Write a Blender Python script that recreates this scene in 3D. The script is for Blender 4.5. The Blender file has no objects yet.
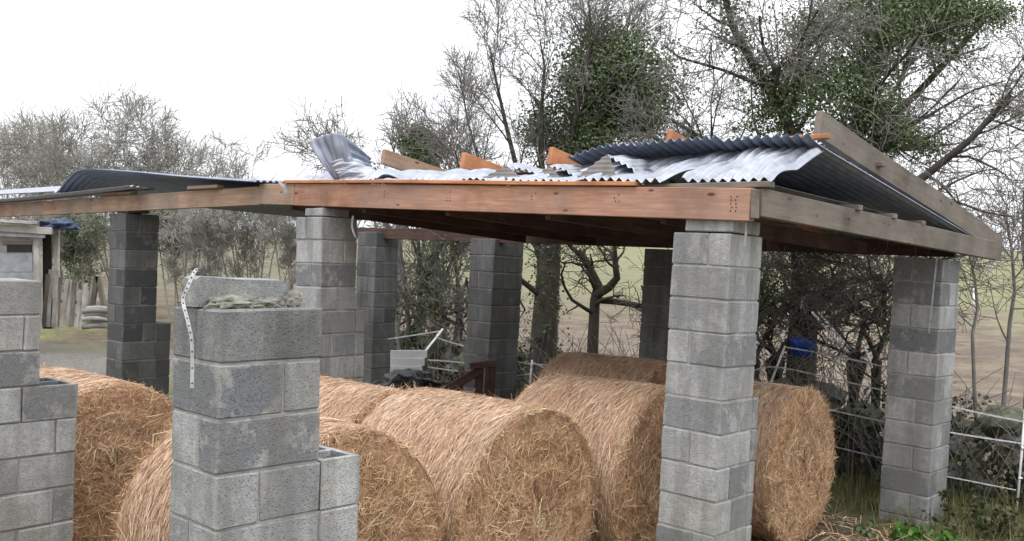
import bpy, bmesh, math, random
import numpy as np
from mathutils import Vector, Matrix, Euler

# ------------------------------------------------------------------ camera, sky, sun, exposure
scene = bpy.context.scene
COL = scene.collection
R = math.radians
F = 960.0
CAM_H = 2.3
cam_d = bpy.data.cameras.new('camera'); cam = bpy.data.objects.new('camera', cam_d); COL.objects.link(cam)
cam_d.sensor_width = 36.0; cam_d.lens = 36.0 * F / 1024.0
cam_d.clip_start = 0.05; cam_d.clip_end = 2000
CM = Matrix.Translation((0, 0, CAM_H)) @ Matrix.Rotation(R(89.5), 4, 'X') @ Matrix.Rotation(R(2.2), 4, 'Z')
cam.matrix_world = CM
scene.camera = cam

SUN_EL, SUN_AZ = 62.0, 200.0       # azimuth measured from +Y (north) clockwise
world = bpy.data.worlds.new('World'); scene.world = world; world.use_nodes = True
wt = world.node_tree; wt.nodes.clear()
sky = wt.nodes.new('ShaderNodeTexSky'); sky.sky_type = 'NISHITA'; sky.sun_disc = False
sky.sun_elevation = R(SUN_EL); sky.sun_rotation = R(SUN_AZ); sky.dust_density = 4.0; sky.air_density = 1.0
hsv = wt.nodes.new('ShaderNodeHueSaturation'); hsv.inputs['Saturation'].default_value = 0.25
mixw = wt.nodes.new('ShaderNodeMix'); mixw.data_type = 'RGBA'
mixw.inputs[0].default_value = 0.82
# closed cloud deck: standard overcast luminance, zenith three times the horizon
tcw = wt.nodes.new('ShaderNodeTexCoord'); sxyz = wt.nodes.new('ShaderNodeSeparateXYZ'); wt.links.new(tcw.outputs['Generated'], sxyz.inputs[0])
mrw = wt.nodes.new('ShaderNodeMapRange'); wt.links.new(sxyz.outputs[2], mrw.inputs[0])
for _i, _x in enumerate((0.0, 1.0, 0.36, 1.0)): mrw.inputs[_i + 1].default_value = _x
cl = wt.nodes.new('ShaderNodeVectorMath'); cl.operation = 'SCALE'; cl.inputs[0].default_value = (26.0, 26.5, 27.4); wt.links.new(mrw.outputs[0], cl.inputs['Scale'])
bg = wt.nodes.new('ShaderNodeBackground'); bg.inputs['Strength'].default_value = 0.12
wo = wt.nodes.new('ShaderNodeOutputWorld')
wt.links.new(sky.outputs[0], hsv.inputs['Color'])
wt.links.new(hsv.outputs[0], mixw.inputs[6]); wt.links.new(cl.outputs[0], mixw.inputs[7])
wt.links.new(mixw.outputs[2], bg.inputs['Color']); wt.links.new(bg.outputs[0], wo.inputs[0])

sd = bpy.data.lights.new('sun', 'SUN'); sd.energy = 0.7; sd.angle = R(22); sd.color = (1.0, 0.96, 0.9)
sun = bpy.data.objects.new('sun', sd); COL.objects.link(sun)
sdir = Vector((math.sin(R(SUN_AZ)) * math.cos(R(SUN_EL)), math.cos(R(SUN_AZ)) * math.cos(R(SUN_EL)), math.sin(R(SUN_EL))))
sun.rotation_euler = sdir.to_track_quat('Z', 'Y').to_euler()
sun.location = (-8, -10, 20)

vs = scene.view_settings
vs.view_transform = 'Standard'; vs.look = 'None'; vs.gamma = 1.0; vs.exposure = 0.1
vs.use_curve_mapping = False

# ------------------------------------------------------------------ helpers
rng = random.Random(7)
nr = np.random.default_rng(11)

def P(px, py, d):
    """point of the place at distance d (along Y) seen at pixel px, py"""
    v = CM.to_3x3() @ Vector(((px - 512) / F, -(py - 270.5) / F, -1.0))
    return Vector((0, 0, CAM_H)) + v * (d / v.y)

def ang(a): return Vector((math.cos(R(a)), math.sin(R(a)), 0))
U = ang(-41.0)          # along the front row, towards the camera's right
V = ang(47.5)           # from the front row to the back row
O = P(718, 420, 6.35); O.z = 0
def G(s, t, z=0.0):     # s metres leftwards along the front row, t metres behind it
    p = O - U * s + V * t
    return Vector((p.x, p.y, z))

def tag(o, label=None, cat=None, group=None, kind=None):
    if label: o['label'] = label
    if cat: o['category'] = cat
    if group: o['group'] = group
    if kind: o['kind'] = kind
    return o

def link(name, me, mat=None, parent=None, mw=None):
    o = bpy.data.objects.new(name, me); COL.objects.link(o)
    if mat and len(me.materials) == 0: me.materials.append(mat)
    if parent: o.parent = parent
    if mw is not None: o.matrix_local = mw
    return o

def empty(name, loc=(0, 0, 0), rz=0):
    o = bpy.data.objects.new(name, None); COL.objects.link(o)
    o.location = loc; o.rotation_euler = (0, 0, rz); o.empty_display_size = 0.2
    return o

def np_mesh(name, verts, quads=None, tris=None, smooth=False):
    me = bpy.data.meshes.new(name)
    verts = np.asarray(verts, dtype=np.float32).reshape(-1, 3)
    loops, starts, n = [], [], 0
    q = np.zeros((0, 4), int) if quads is None else np.asarray(quads, int).reshape(-1, 4)
    t = np.zeros((0, 3), int) if tris is None else np.asarray(tris, int).reshape(-1, 3)
    nl = q.size + t.size
    me.vertices.add(len(verts)); me.vertices.foreach_set('co', verts.ravel())
    me.loops.add(nl); me.loops.foreach_set('vertex_index', np.concatenate([q.ravel(), t.ravel()]).astype(np.int32))
    st = np.concatenate([np.arange(len(q)) * 4, q.size + np.arange(len(t)) * 3]).astype(np.int32)
    me.polygons.add(len(st)); me.polygons.foreach_set('loop_start', st)
    if smooth: me.polygons.foreach_set('use_smooth', np.ones(len(st), bool))
    me.update(calc_edges=True); me.validate()
    return me

def bm_mesh(name, bm, smooth=False):
    me = bpy.data.meshes.new(name)
    bmesh.ops.recalc_face_normals(bm, faces=bm.faces)
    bm.to_mesh(me); bm.free()
    if smooth:
        for p in me.polygons: p.use_smooth = True
    return me

_boxes = {}
def box_mesh(dx, dy, dz, bev=0.006, name='block', mat=None, chip=0.0, var=0):
    k = (round(dx, 3), round(dy, 3), round(dz, 3), bev, chip, var, mat.name if mat else '')
    if k in _boxes: return _boxes[k]
    bm = bmesh.new(); bmesh.ops.create_cube(bm, size=1.0)
    bmesh.ops.scale(bm, vec=(dx, dy, dz), verts=bm.verts)
    if chip:
        r2 = random.Random(hash(k) & 0xffff)
        for v in bm.verts: v.co += Vector([r2.uniform(-chip, chip) for _ in range(3)])
    if bev: bmesh.ops.bevel(bm, geom=bm.edges[:], offset=bev, segments=1, affect='EDGES')
    me = bm_mesh(name, bm)
    if mat: me.materials.append(mat)
    _boxes[k] = me
    return me

def bar_matrix(p0, p1, up=Vector((0, 0, 1))):
    p0, p1 = Vector(p0), Vector(p1)
    x = (p1 - p0).normalized(); y = up.cross(x).normalized(); z = x.cross(y)
    m = Matrix((x, y, z)).transposed().to_4x4(); m.translation = (p0 + p1) / 2
    return m

def plank(name, p0, p1, w, h, mat, parent=None, roll=0.0, bev=0.004, warp=0.0):
    """timber from p0 to p1 (centre line), long axis local X, slightly uneven"""
    L = (Vector(p1) - Vector(p0)).length
    n = max(2, int(L / 0.35))
    bm = bmesh.new(); bmesh.ops.create_cube(bm, size=1.0)
    bmesh.ops.scale(bm, vec=(L, w, h), verts=bm.verts)
    if bev: bmesh.ops.bevel(bm, geom=bm.edges[:], offset=bev, segments=1, affect='EDGES')
    if warp:
        ed = [e for e in bm.edges if abs((e.verts[0].co - e.verts[1].co).x) > L * 0.8]
        bmesh.ops.subdivide_edges(bm, edges=ed, cuts=n, use_grid_fill=True)
        a, b = rng.uniform(0, 6), rng.uniform(0, 6)
        for v in bm.verts:
            v.co.y += warp * math.sin(v.co.x * 1.3 + a); v.co.z += warp * math.sin(v.co.x * 1.7 + b)
    o = link(name, bm_mesh(name, bm), mat)
    m = bar_matrix(p0, p1) @ Matrix.Rotation(roll, 4, 'X')
    if parent:
        o.parent = parent; o.matrix_local = parent_inv(parent) @ m
    else: o.matrix_world = m
    return o

def parent_inv(p):
    return (Matrix.Translation(p.location) @ p.rotation_euler.to_matrix().to_4x4()).inverted()

def catmull(pts, n=8):
    pts = [Vector(p) for p in pts]
    if len(pts) < 3: return pts
    q = [pts[0]] + pts + [pts[-1]]
    out = []
    for i in range(1, len(q) - 2):
        for k in range(n):
            t = k / n
            a, b, c, d = q[i-1], q[i], q[i+1], q[i+2]
            out.append(0.5 * ((2*b) + (c-a)*t + (2*a-5*b+4*c-d)*t*t + (3*b-a-3*c+d)*t**3))
    out.append(pts[-1])
    return out

def tubes(Pts, Rad, sides):
    """Pts (N,n,3), Rad (N,n) -> verts, quads of open tubes"""
    Pts = np.asarray(Pts, float); Rad = np.asarray(Rad, float)
    N, n, _ = Pts.shape
    T = np.gradient(Pts, axis=1)
    T /= np.linalg.norm(T, axis=2, keepdims=True) + 1e-9
    ref = np.where(np.abs(T[..., 2:3]) > 0.9, np.array([1.0, 0, 0]), np.array([0, 0, 1.0]))
    ref = np.repeat(ref[:, :1], n, axis=1)
    A = np.cross(T, ref); A /= np.linalg.norm(A, axis=2, keepdims=True) + 1e-9
    B = np.cross(T, A)
    th = np.arange(sides) * 2 * math.pi / sides
    ring = (A[:, :, None] * np.cos(th)[None, None, :, None] + B[:, :, None] * np.sin(th)[None, None, :, None]) * Rad[:, :, None, None] + Pts[:, :, None]
    v = ring.reshape(-1, 3)
    i = np.arange(N)[:, None, None] * n * sides + np.arange(n - 1)[None, :, None] * sides
    k = np.arange(sides)[None, None, :]; k2 = (k + 1) % sides
    q = np.stack([i + k, i + k2, i + sides + k2, i + sides + k], axis=-1).reshape(-1, 4)
    return v, q

def tube_obj(name, pts, rad, mat, parent=None, sides=6, smooth=True, n=8):
    p = catmull(pts, n) if len(pts) > 2 else [Vector(a) for a in pts]
    p = np.array([list(a) for a in p]); r = np.full(len(p), rad) if np.isscalar(rad) else np.interp(np.linspace(0, 1, len(p)), np.linspace(0, 1, len(rad)), rad)
    v, q = tubes(p[None], r[None], sides)
    k = len(v)
    v = np.vstack([v, p[:1], p[-1:]])
    m = len(p)
    tr = [(k, (j + 1) % sides, j) for j in range(sides)] + [(k + 1, (m-1)*sides + j, (m-1)*sides + (j+1) % sides) for j in range(sides)]
    me = np_mesh(name, v, q, tr, smooth)
    o = link(name, me, mat)
    if parent:
        o.parent = parent; o.matrix_local = parent_inv(parent)
    return o

# ------------------------------------------------------------------ materials
def mat_base(name):
    m = bpy.data.materials.new(name); m.use_nodes = True
    nt = m.node_tree; b = nt.nodes['Principled BSDF']
    b.inputs['Roughness'].default_value = 0.9
    if 'Specular IOR Level' in b.inputs: b.inputs['Specular IOR Level'].default_value = 0.25
    return m, nt, b
def nd(nt, t, **kw):
    n = nt.nodes.new(t)
    for k, v in kw.items():
        if k in n.inputs: n.inputs[k].default_value = v
        else: setattr(n, k, v)
    return n
def noise(nt, vec, scale, detail=4, rough=0.6):
    n = nd(nt, 'ShaderNodeTexNoise'); n.inputs['Scale'].default_value = scale
    n.inputs['Detail'].default_value = detail; n.inputs['Roughness'].default_value = rough
    if vec is not None: nt.links.new(vec, n.inputs['Vector'])
    return n.outputs['Fac']
def ramp(nt, fac, stops):
    r = nd(nt, 'ShaderNodeValToRGB'); e = r.color_ramp.elements
    while len(e) < len(stops): e.new(0.5)
    for i, (p, c) in enumerate(stops):
        e[i].position = p; e[i].color = (*c, 1) if len(c) == 3 else c
    nt.links.new(fac, r.inputs[0]); return r.outputs[0]
def mix(nt, fac, a, b, mode='MIX'):
    n = nd(nt, 'ShaderNodeMix'); n.data_type = 'RGBA'; n.blend_type = mode
    for sock, val in ((n.inputs[0], fac), (n.inputs[6], a), (n.inputs[7], b)):
        if isinstance(val, (int, float)): sock.default_value = val
        elif isinstance(val, tuple): sock.default_value = (*val, 1) if len(val) == 3 else val
        else: nt.links.new(val, sock)
    return n.outputs[2]
def mathn(nt, op, a, b=None, c=None, clamp=False):
    n = nd(nt, 'ShaderNodeMath'); n.operation = op; n.use_clamp = clamp
    for i, v in enumerate((a, b, c)):
        if v is None: continue
        if isinstance(v, (int, float)): n.inputs[i].default_value = v
        else: nt.links.new(v, n.inputs[i])
    return n.outputs[0]
def maprange(nt, v, a, b, c=0.0, d=1.0):
    n = nd(nt, 'ShaderNodeMapRange'); nt.links.new(v, n.inputs[0])
    for i, x in enumerate((a, b, c, d)): n.inputs[i + 1].default_value = x
    return n.outputs[0]
def bump(nt, b, height, strength=0.5, dist=0.01):
    n = nd(nt, 'ShaderNodeBump'); n.inputs['Strength'].default_value = strength; n.inputs['Distance'].default_value = dist
    nt.links.new(height, n.inputs['Height']); nt.links.new(n.outputs[0], b.inputs['Normal'])
def objcoord(nt, rand=True):
    tc = nd(nt, 'ShaderNodeTexCoord')
    if not rand: return tc.outputs['Object'], None
    oi = nd(nt, 'ShaderNodeObjectInfo')
    add = nd(nt, 'ShaderNodeVectorMath'); add.operation = 'ADD'
    sc = mathn(nt, 'MULTIPLY', oi.outputs['Random'], 37.0)
    nt.links.new(tc.outputs['Object'], add.inputs[0]); nt.links.new(sc, add.inputs[1])
    return add.outputs[0], oi.outputs['Random']

def concrete(name, alb=1.0):
    alb *= 1.13
    m, nt, b = mat_base(name)
    v, r = objcoord(nt)
    tone = ramp(nt, r, [(p_, tuple(x * alb for x in c_)) for p_, c_ in ((0.0, (0.125, 0.13, 0.142)), (0.18, (0.195, 0.2, 0.21)), (0.4, (0.265, 0.27, 0.278)), (0.75, (0.32, 0.323, 0.326)), (1.0, (0.365, 0.366, 0.365)))])
    grain = noise(nt, v, 120, 2, 0.8)
    vo = nd(nt, 'ShaderNodeTexVoronoi'); vo.inputs['Scale'].default_value = 70.0; nt.links.new(v, vo.inputs['Vector'])
    pits = ramp(nt, vo.outputs['Distance'], [(0.10, (0.0, 0.0, 0.0)), (0.32, (1, 1, 1))])
    med = noise(nt, v, 24, 5, 0.75)
    tone = mix(nt, 0.75, tone, ramp(nt, grain, [(0.3, (0.33, 0.33, 0.34)), (0.5, (0.5, 0.5, 0.5)), (0.7, (0.68, 0.68, 0.67))]), 'OVERLAY')
    tone = mix(nt, 0.6, tone, ramp(nt, med, [(0.3, (0.36, 0.36, 0.37)), (0.5, (0.5, 0.5, 0.5)), (0.7, (0.63, 0.63, 0.62))]), 'OVERLAY')
    tone = mix(nt, mathn(nt, 'MULTIPLY', mathn(nt, 'SUBTRACT', 1.0, pits), ramp(nt, noise(nt, v, 13, 3), [(0.4, (0, 0, 0)), (0.65, (0.55, 0.55, 0.55))])), tone, (0.08, 0.08, 0.085))
    # smears of pale mortar and lime with hard edges
    smear = noise(nt, v, 4.2, 6, 0.72)
    tone = mix(nt, ramp(nt, smear, [(0.54, (0, 0, 0)), (0.60, (0.5, 0.5, 0.5))]), tone, tuple(x * alb for x in (0.41, 0.40, 0.375)))
    damp = noise(nt, v, 2.3, 5, 0.7)
    tone = mix(nt, ramp(nt, damp, [(0.55, (0, 0, 0)), (0.72, (0.3, 0.3, 0.3))]), tone, tuple(x * alb for x in (0.15, 0.147, 0.14)))
    tcg = nd(nt, 'ShaderNodeTexCoord'); sg = nd(nt, 'ShaderNodeSeparateXYZ'); nt.links.new(tcg.outputs['Generated'], sg.inputs[0])
    ea, eb, ec = [mathn(nt, 'ABSOLUTE', mathn(nt, 'SUBTRACT', sg.outputs[i_], 0.5)) for i_ in range(3)]
    edge = mathn(nt, 'MAXIMUM', mathn(nt, 'MINIMUM', ea, eb), mathn(nt, 'MINIMUM', mathn(nt, 'MAXIMUM', ea, eb), ec))
    edge = mathn(nt, 'ADD', edge, mathn(nt, 'MULTIPLY', mathn(nt, 'SUBTRACT', noise(nt, v, 11, 5, 0.7), 0.5), 0.34))
    tone = mix(nt, ramp(nt, edge, [(0.44, (0, 0, 0)), (0.50, (0.62, 0.62, 0.62))]), tone, tuple(x * alb for x in (0.33, 0.325, 0.31)))
    geo = nd(nt, 'ShaderNodeNewGeometry'); sep = nd(nt, 'ShaderNodeSeparateXYZ'); nt.links.new(geo.outputs['Position'], sep.inputs[0])
    # rain streaks and damp blotches that run on from block to block
    stv = nd(nt, 'ShaderNodeMapping'); stv.inputs['Scale'].default_value = (7.0, 7.0, 0.9); nt.links.new(geo.outputs['Position'], stv.inputs['Vector'])
    tone = mix(nt, ramp(nt, noise(nt, stv.outputs[0], 1.0, 5, 0.65), [(0.44, (0, 0, 0)), (0.64, (0.6, 0.6, 0.6))]), tone, tuple(x * alb for x in (0.14, 0.138, 0.13)))
    tone = mix(nt, ramp(nt, noise(nt, geo.outputs['Position'], 1.7, 6, 0.7), [(0.48, (0, 0, 0)), (0.6, (0.5, 0.5, 0.5))]), tone, tuple(x * alb for x in (0.17, 0.165, 0.15)))
    low = maprange(nt, sep.outputs[2], 0.9, 0.0)
    alg = mathn(nt, 'MULTIPLY', low, ramp(nt, noise(nt, geo.outputs['Position'], 3.0, 4), [(0.45, (0, 0, 0)), (0.7, (0.7, 0.7, 0.7))]))
    tone = mix(nt, alg, tone, (0.10, 0.115, 0.05))
    nt.links.new(tone, b.inputs['Base Color'])
    h = mathn(nt, 'ADD', mathn(nt, 'MULTIPLY', pits, 0.35), mathn(nt, 'ADD', mathn(nt, 'MULTIPLY', grain, 0.4), mathn(nt, 'MULTIPLY', med, 0.9)))
    bump(nt, b, h, 1.0, 0.010)
    b.inputs['Roughness'].default_value = 0.95
    return m

def mortar_mat(name='mortar', k=1.0):
    m, nt, b = mat_base(name)
    v, _ = objcoord(nt, False)
    c = ramp(nt, noise(nt, v, 9, 5), [(0.3, (0.22 * k, 0.217 * k, 0.21 * k)), (0.7, (0.42 * k, 0.415 * k, 0.395 * k))])
    nt.links.new(c, b.inputs['Base Color']); bump(nt, b, noise(nt, v, 40, 4), 0.8, 0.01)
    return m

def wood(name, c0, c1, c2, knots=True, grey=0.0, greycol=(0.26, 0.24, 0.21)):
    m, nt, b = mat_base(name)
    v, r = objcoord(nt)
    mp = nd(nt, 'ShaderNodeMapping'); mp.inputs['Scale'].default_value = (1.0, 12.0, 12.0); nt.links.new(v, mp.inputs['Vector'])
    g = noise(nt, mp.outputs[0], 3.0, 6, 0.65)
    col = ramp(nt, g, [(0.25, c0), (0.5, c1), (0.75, c2)])
    fine = nd(nt, 'ShaderNodeMapping'); fine.inputs['Scale'].default_value = (1.5, 60.0, 60.0); nt.links.new(v, fine.inputs['Vector'])
    fg = noise(nt, fine.outputs[0], 3.0, 3, 0.6)
    col = mix(nt, 0.35, col, ramp(nt, fg, [(0.3, (0.3, 0.3, 0.3)), (0.7, (0.68, 0.68, 0.68))]), 'OVERLAY')
    blot = noise(nt, v, 2.2, 4)
    col = mix(nt, ramp(nt, blot, [(0.42, (0, 0, 0)), (0.66, (0.75, 0.75, 0.75))]), col, tuple(x * 0.62 for x in c0))
    if grey:
        col = mix(nt, ramp(nt, noise(nt, v, 1.4, 5), [(0.35, (0, 0, 0)), (0.65, (grey,) * 3)]), col, greycol)
    if knots:
        km = nd(nt, 'ShaderNodeMapping'); km.inputs['Scale'].default_value = (1.6, 4.2, 4.2); nt.links.new(v, km.inputs['Vector'])
        vo = nd(nt, 'ShaderNodeTexVoronoi'); vo.inputs['Scale'].default_value = 2.0; nt.links.new(km.outputs[0], vo.inputs['Vector'])
        col = mix(nt, ramp(nt, vo.outputs['Distance'], [(0.07, (0.85, 0.85, 0.85)), (0.13, (0, 0, 0))]), col, (0.05, 0.025, 0.018))
    nt.links.new(col, b.inputs['Base Color'])
    bump(nt, b, fg, 0.35, 0.004)
    b.inputs['Roughness'].default_value = 0.75
    return m

def galv(name, tint=(0.35, 0.37, 0.415), metal=0.8, rough=0.34, rust=0.07):
    m, nt, b = mat_base(name)
    v, r = objcoord(nt)
    mp = nd(nt, 'ShaderNodeMapping'); mp.inputs['Rotation'].default_value = (0, 0, R(-47)); mp.inputs['Scale'].default_value = (0.5, 3.0, 1.0); nt.links.new(v, mp.inputs['Vector'])
    n1 = noise(nt, mp.outputs[0], 3.5, 6, 0.65)
    c = ramp(nt, n1, [(0.3, tuple(x * 0.68 for x in tint)), (0.55, tint), (0.75, tuple(min(1, x * 1.35) for x in tint))])
    rs = ramp(nt, noise(nt, v, 6.0, 6, 0.7), [(0.58, (0, 0, 0)), (0.72, (rust * 4,) * 3)])
    c = mix(nt, rs, c, (0.16, 0.085, 0.05))
    nt.links.new(c, b.inputs['Base Color'])
    b.inputs['Metallic'].default_value = metal
    nt.links.new(maprange(nt, n1, 0.2, 0.8, rough - 0.08, rough + 0.2), b.inputs['Roughness'])
    bump(nt, b, noise(nt, v, 9, 3), 0.25, 0.01)
    return m

def straw(name, cols):
    m, nt, b = mat_base(name)
    geo = nd(nt, 'ShaderNodeNewGeometry')
    c = ramp(nt, geo.outputs['Random Per Island'], cols)
    v, _ = objcoord(nt)
    c = mix(nt, 0.6, c, ramp(nt, noise(nt, v, 3.0, 4), [(0.3, (0.34, 0.32, 0.3)), (0.7, (0.64, 0.63, 0.62))]), 'OVERLAY')
    c = mix(nt, ramp(nt, noise(nt, v, 1.6, 5, 0.7), [(0.5, (0, 0, 0)), (0.7, (0.4, 0.4, 0.4))]), c, (0.42, 0.33, 0.24))
    nt.links.new(c, b.inputs['Base Color'])
    b.inputs['Roughness'].default_value = 0.6
    if 'Specular IOR Level' in b.inputs: b.inputs['Specular IOR Level'].default_value = 0.35
    return m

def straw_body():
    m, nt, b = mat_base('straw_mass')
    v, _ = objcoord(nt)
    mp = nd(nt, 'ShaderNodeMapping'); mp.inputs['Scale'].default_value = (3.0, 1.0, 1.0); nt.links.new(v, mp.inputs['Vector'])
    n1 = noise(nt, mp.outputs[0], 22, 5, 0.7)
    c = ramp(nt, n1, [(0.3, (0.15, 0.08, 0.045)), (0.5, (0.38, 0.225, 0.135)), (0.7, (0.56, 0.37, 0.24))])
    nt.links.new(c, b.inputs['Base Color']); bump(nt, b, n1, 1.0, 0.02)
    return m

def simple(name, c, rough=0.7, var=0.25, scale=8.0, metal=0.0):
    m, nt, b = mat_base(name)
    v, _ = objcoord(nt)
    col = ramp(nt, noise(nt, v, scale, 5), [(0.3, tuple(x * (1 - var) for x in c)), (0.7, tuple(min(1, x * (1 + var)) for x in c))])
    nt.links.new(col, b.inputs['Base Color']); b.inputs['Roughness'].default_value = rough
    b.inputs['Metallic'].default_value = metal
    bump(nt, b, noise(nt, v, scale * 4, 4), 0.3, 0.006)
    return m

def leafmat(name, a, c, d):
    m, nt, b = mat_base(name)
    geo = nd(nt, 'ShaderNodeNewGeometry')
    nt.links.new(ramp(nt, geo.outputs['Random Per Island'], [(0.0, a), (0.55, c), (1.0, d)]), b.inputs['Base Color'])
    b.inputs['Roughness'].default_value = 0.5
    return m

def bark(name, a, c):
    m, nt, b = mat_base(name)
    geo = nd(nt, 'ShaderNodeNewGeometry')
    n1 = noise(nt, geo.outputs['Position'], 5, 5, 0.7)
    col = ramp(nt, n1, [(0.3, a), (0.7, c)])
    col = mix(nt, ramp(nt, noise(nt, geo.outputs['Position'], 1.7, 3), [(0.5, (0, 0, 0)), (0.72, (0.45, 0.45, 0.45))]), col, (0.10, 0.12, 0.06))
    nt.links.new(col, b.inputs['Base Color'])
    bump(nt, b, noise(nt, geo.outputs['Position'], 30, 4), 0.6, 0.02)
    return m

M = {}
M['block'] = concrete('concrete_block')
M['grey_block'] = concrete('mid_grey_block', 0.6)
M['shaded_block'] = concrete('shaded_rear_block', 0.42)     # darker copy of the block: shade at the rear pillars put into its colour
M['mortar'] = mortar_mat(); M['shaded_mortar'] = mortar_mat('shaded_mortar', 0.62)  # second one darkened to carry the rear pillars' shade in its colour
M['red_wood'] = wood('fresh_timber', (0.25, 0.115, 0.07), (0.40, 0.205, 0.13), (0.53, 0.335, 0.23), grey=0.6, greycol=(0.33, 0.235, 0.20))
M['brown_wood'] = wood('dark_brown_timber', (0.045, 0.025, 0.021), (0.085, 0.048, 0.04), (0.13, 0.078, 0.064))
M['tan_wood'] = wood('tan_timber', (0.24, 0.14, 0.09), (0.36, 0.23, 0.155), (0.45, 0.32, 0.23), grey=0.5)
M['grey_wood'] = wood('weathered_timber', (0.09, 0.075, 0.062), (0.165, 0.138, 0.116), (0.25, 0.21, 0.178), grey=0.6, greycol=(0.24, 0.215, 0.185))
M['orange_wood'] = wood('orange_timber', (0.38, 0.15, 0.07), (0.52, 0.23, 0.11), (0.60, 0.30, 0.16), knots=False)
M['old_white_wood'] = wood('flaking_white_timber', (0.30, 0.28, 0.25), (0.48, 0.46, 0.42), (0.62, 0.60, 0.57), grey=0.6)
M['galv'] = galv('galvanised_sheet')
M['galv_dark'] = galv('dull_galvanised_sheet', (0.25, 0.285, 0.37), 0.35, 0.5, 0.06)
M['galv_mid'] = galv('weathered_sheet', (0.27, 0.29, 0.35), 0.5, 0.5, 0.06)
M['flap'] = galv('shaded_sheet_underside', (0.17, 0.155, 0.15), 0.15, 0.7, 0.15)  # shade on the flaps bent down and forward put into the colour, plus rust
M['rusty'] = galv('rusty_sheet', (0.33, 0.22, 0.17), 0.3, 0.6, 0.3)
M['straw'] = straw('straw_stalk', [(0.0, (0.22, 0.12, 0.058)), (0.3, (0.46, 0.285, 0.15)), (0.6, (0.62, 0.41, 0.235)), (0.88, (0.74, 0.545, 0.35)), (1.0, (0.86, 0.74, 0.56))])
M['straw_wound'] = straw('wound_straw_stalk', [(0.0, (0.28, 0.165, 0.095)), (0.3, (0.49, 0.325, 0.215)), (0.6, (0.61, 0.435, 0.305)), (0.88, (0.71, 0.545, 0.41)), (1.0, (0.84, 0.72, 0.59))])
M['straw_body'] = straw_body()
M['strap'] = simple('galvanised_strap', (0.27, 0.28, 0.29), 0.6, 0.35, 20, 0.2)
M['white'] = simple('white_plastic', (0.80, 0.81, 0.82), 0.45, 0.08)
M['dull'] = simple('dull_zinc', (0.40, 0.41, 0.42), 0.6, 0.35, 25)
M['tape'] = simple('white_fence_tape', (0.52, 0.525, 0.53), 0.7, 0.3, 14)
M['blue'] = simple('blue_plastic', (0.022, 0.08, 0.42), 0.4, 0.2)
M['tarp'] = simple('dark_blue_tarp', (0.03, 0.045, 0.09), 0.5, 0.3)
M['black'] = simple('black_plastic', (0.015, 0.015, 0.018), 0.35, 0.3)
M['lump'] = simple('mossy_mortar', (0.19, 0.185, 0.155), 0.95, 0.45, 14)
M['stone'] = simple('field_stone', (0.17, 0.165, 0.155), 0.95, 0.5, 6)
M['mossstone'] = simple('mossy_stone', (0.12, 0.125, 0.09), 0.95, 0.6, 5)
M['paintpanel'] = simple('grey_painted_panel', (0.30, 0.31, 0.33), 0.8, 0.25, 5)
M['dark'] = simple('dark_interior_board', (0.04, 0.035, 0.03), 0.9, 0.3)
M['bark'] = bark('grey_bark', (0.13, 0.12, 0.11), (0.27, 0.25, 0.235))
M['bark_dark'] = bark('dark_bark', (0.035, 0.030, 0.026), (0.095, 0.08, 0.068))
M['bark_pale'] = bark('hazed_pale_bark', (0.24, 0.23, 0.21), (0.40, 0.388, 0.36))  # haze over the far trees put into the bark colour as a paler tone
M['ivy'] = leafmat('ivy_leaf', (0.058, 0.085, 0.034), (0.105, 0.15, 0.062), (0.175, 0.225, 0.115))
M['bramble'] = leafmat('bramble_leaf', (0.03, 0.03, 0.014), (0.05, 0.065, 0.024), (0.10, 0.075, 0.04))
M['nettle'] = leafmat('nettle_leaf', (0.04, 0.10, 0.02), (0.07, 0.17, 0.03), (0.12, 0.24, 0.05))
M['grass'] = leafmat('grass_blade', (0.06, 0.08, 0.025), (0.11, 0.13, 0.045), (0.24, 0.20, 0.10))

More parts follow.
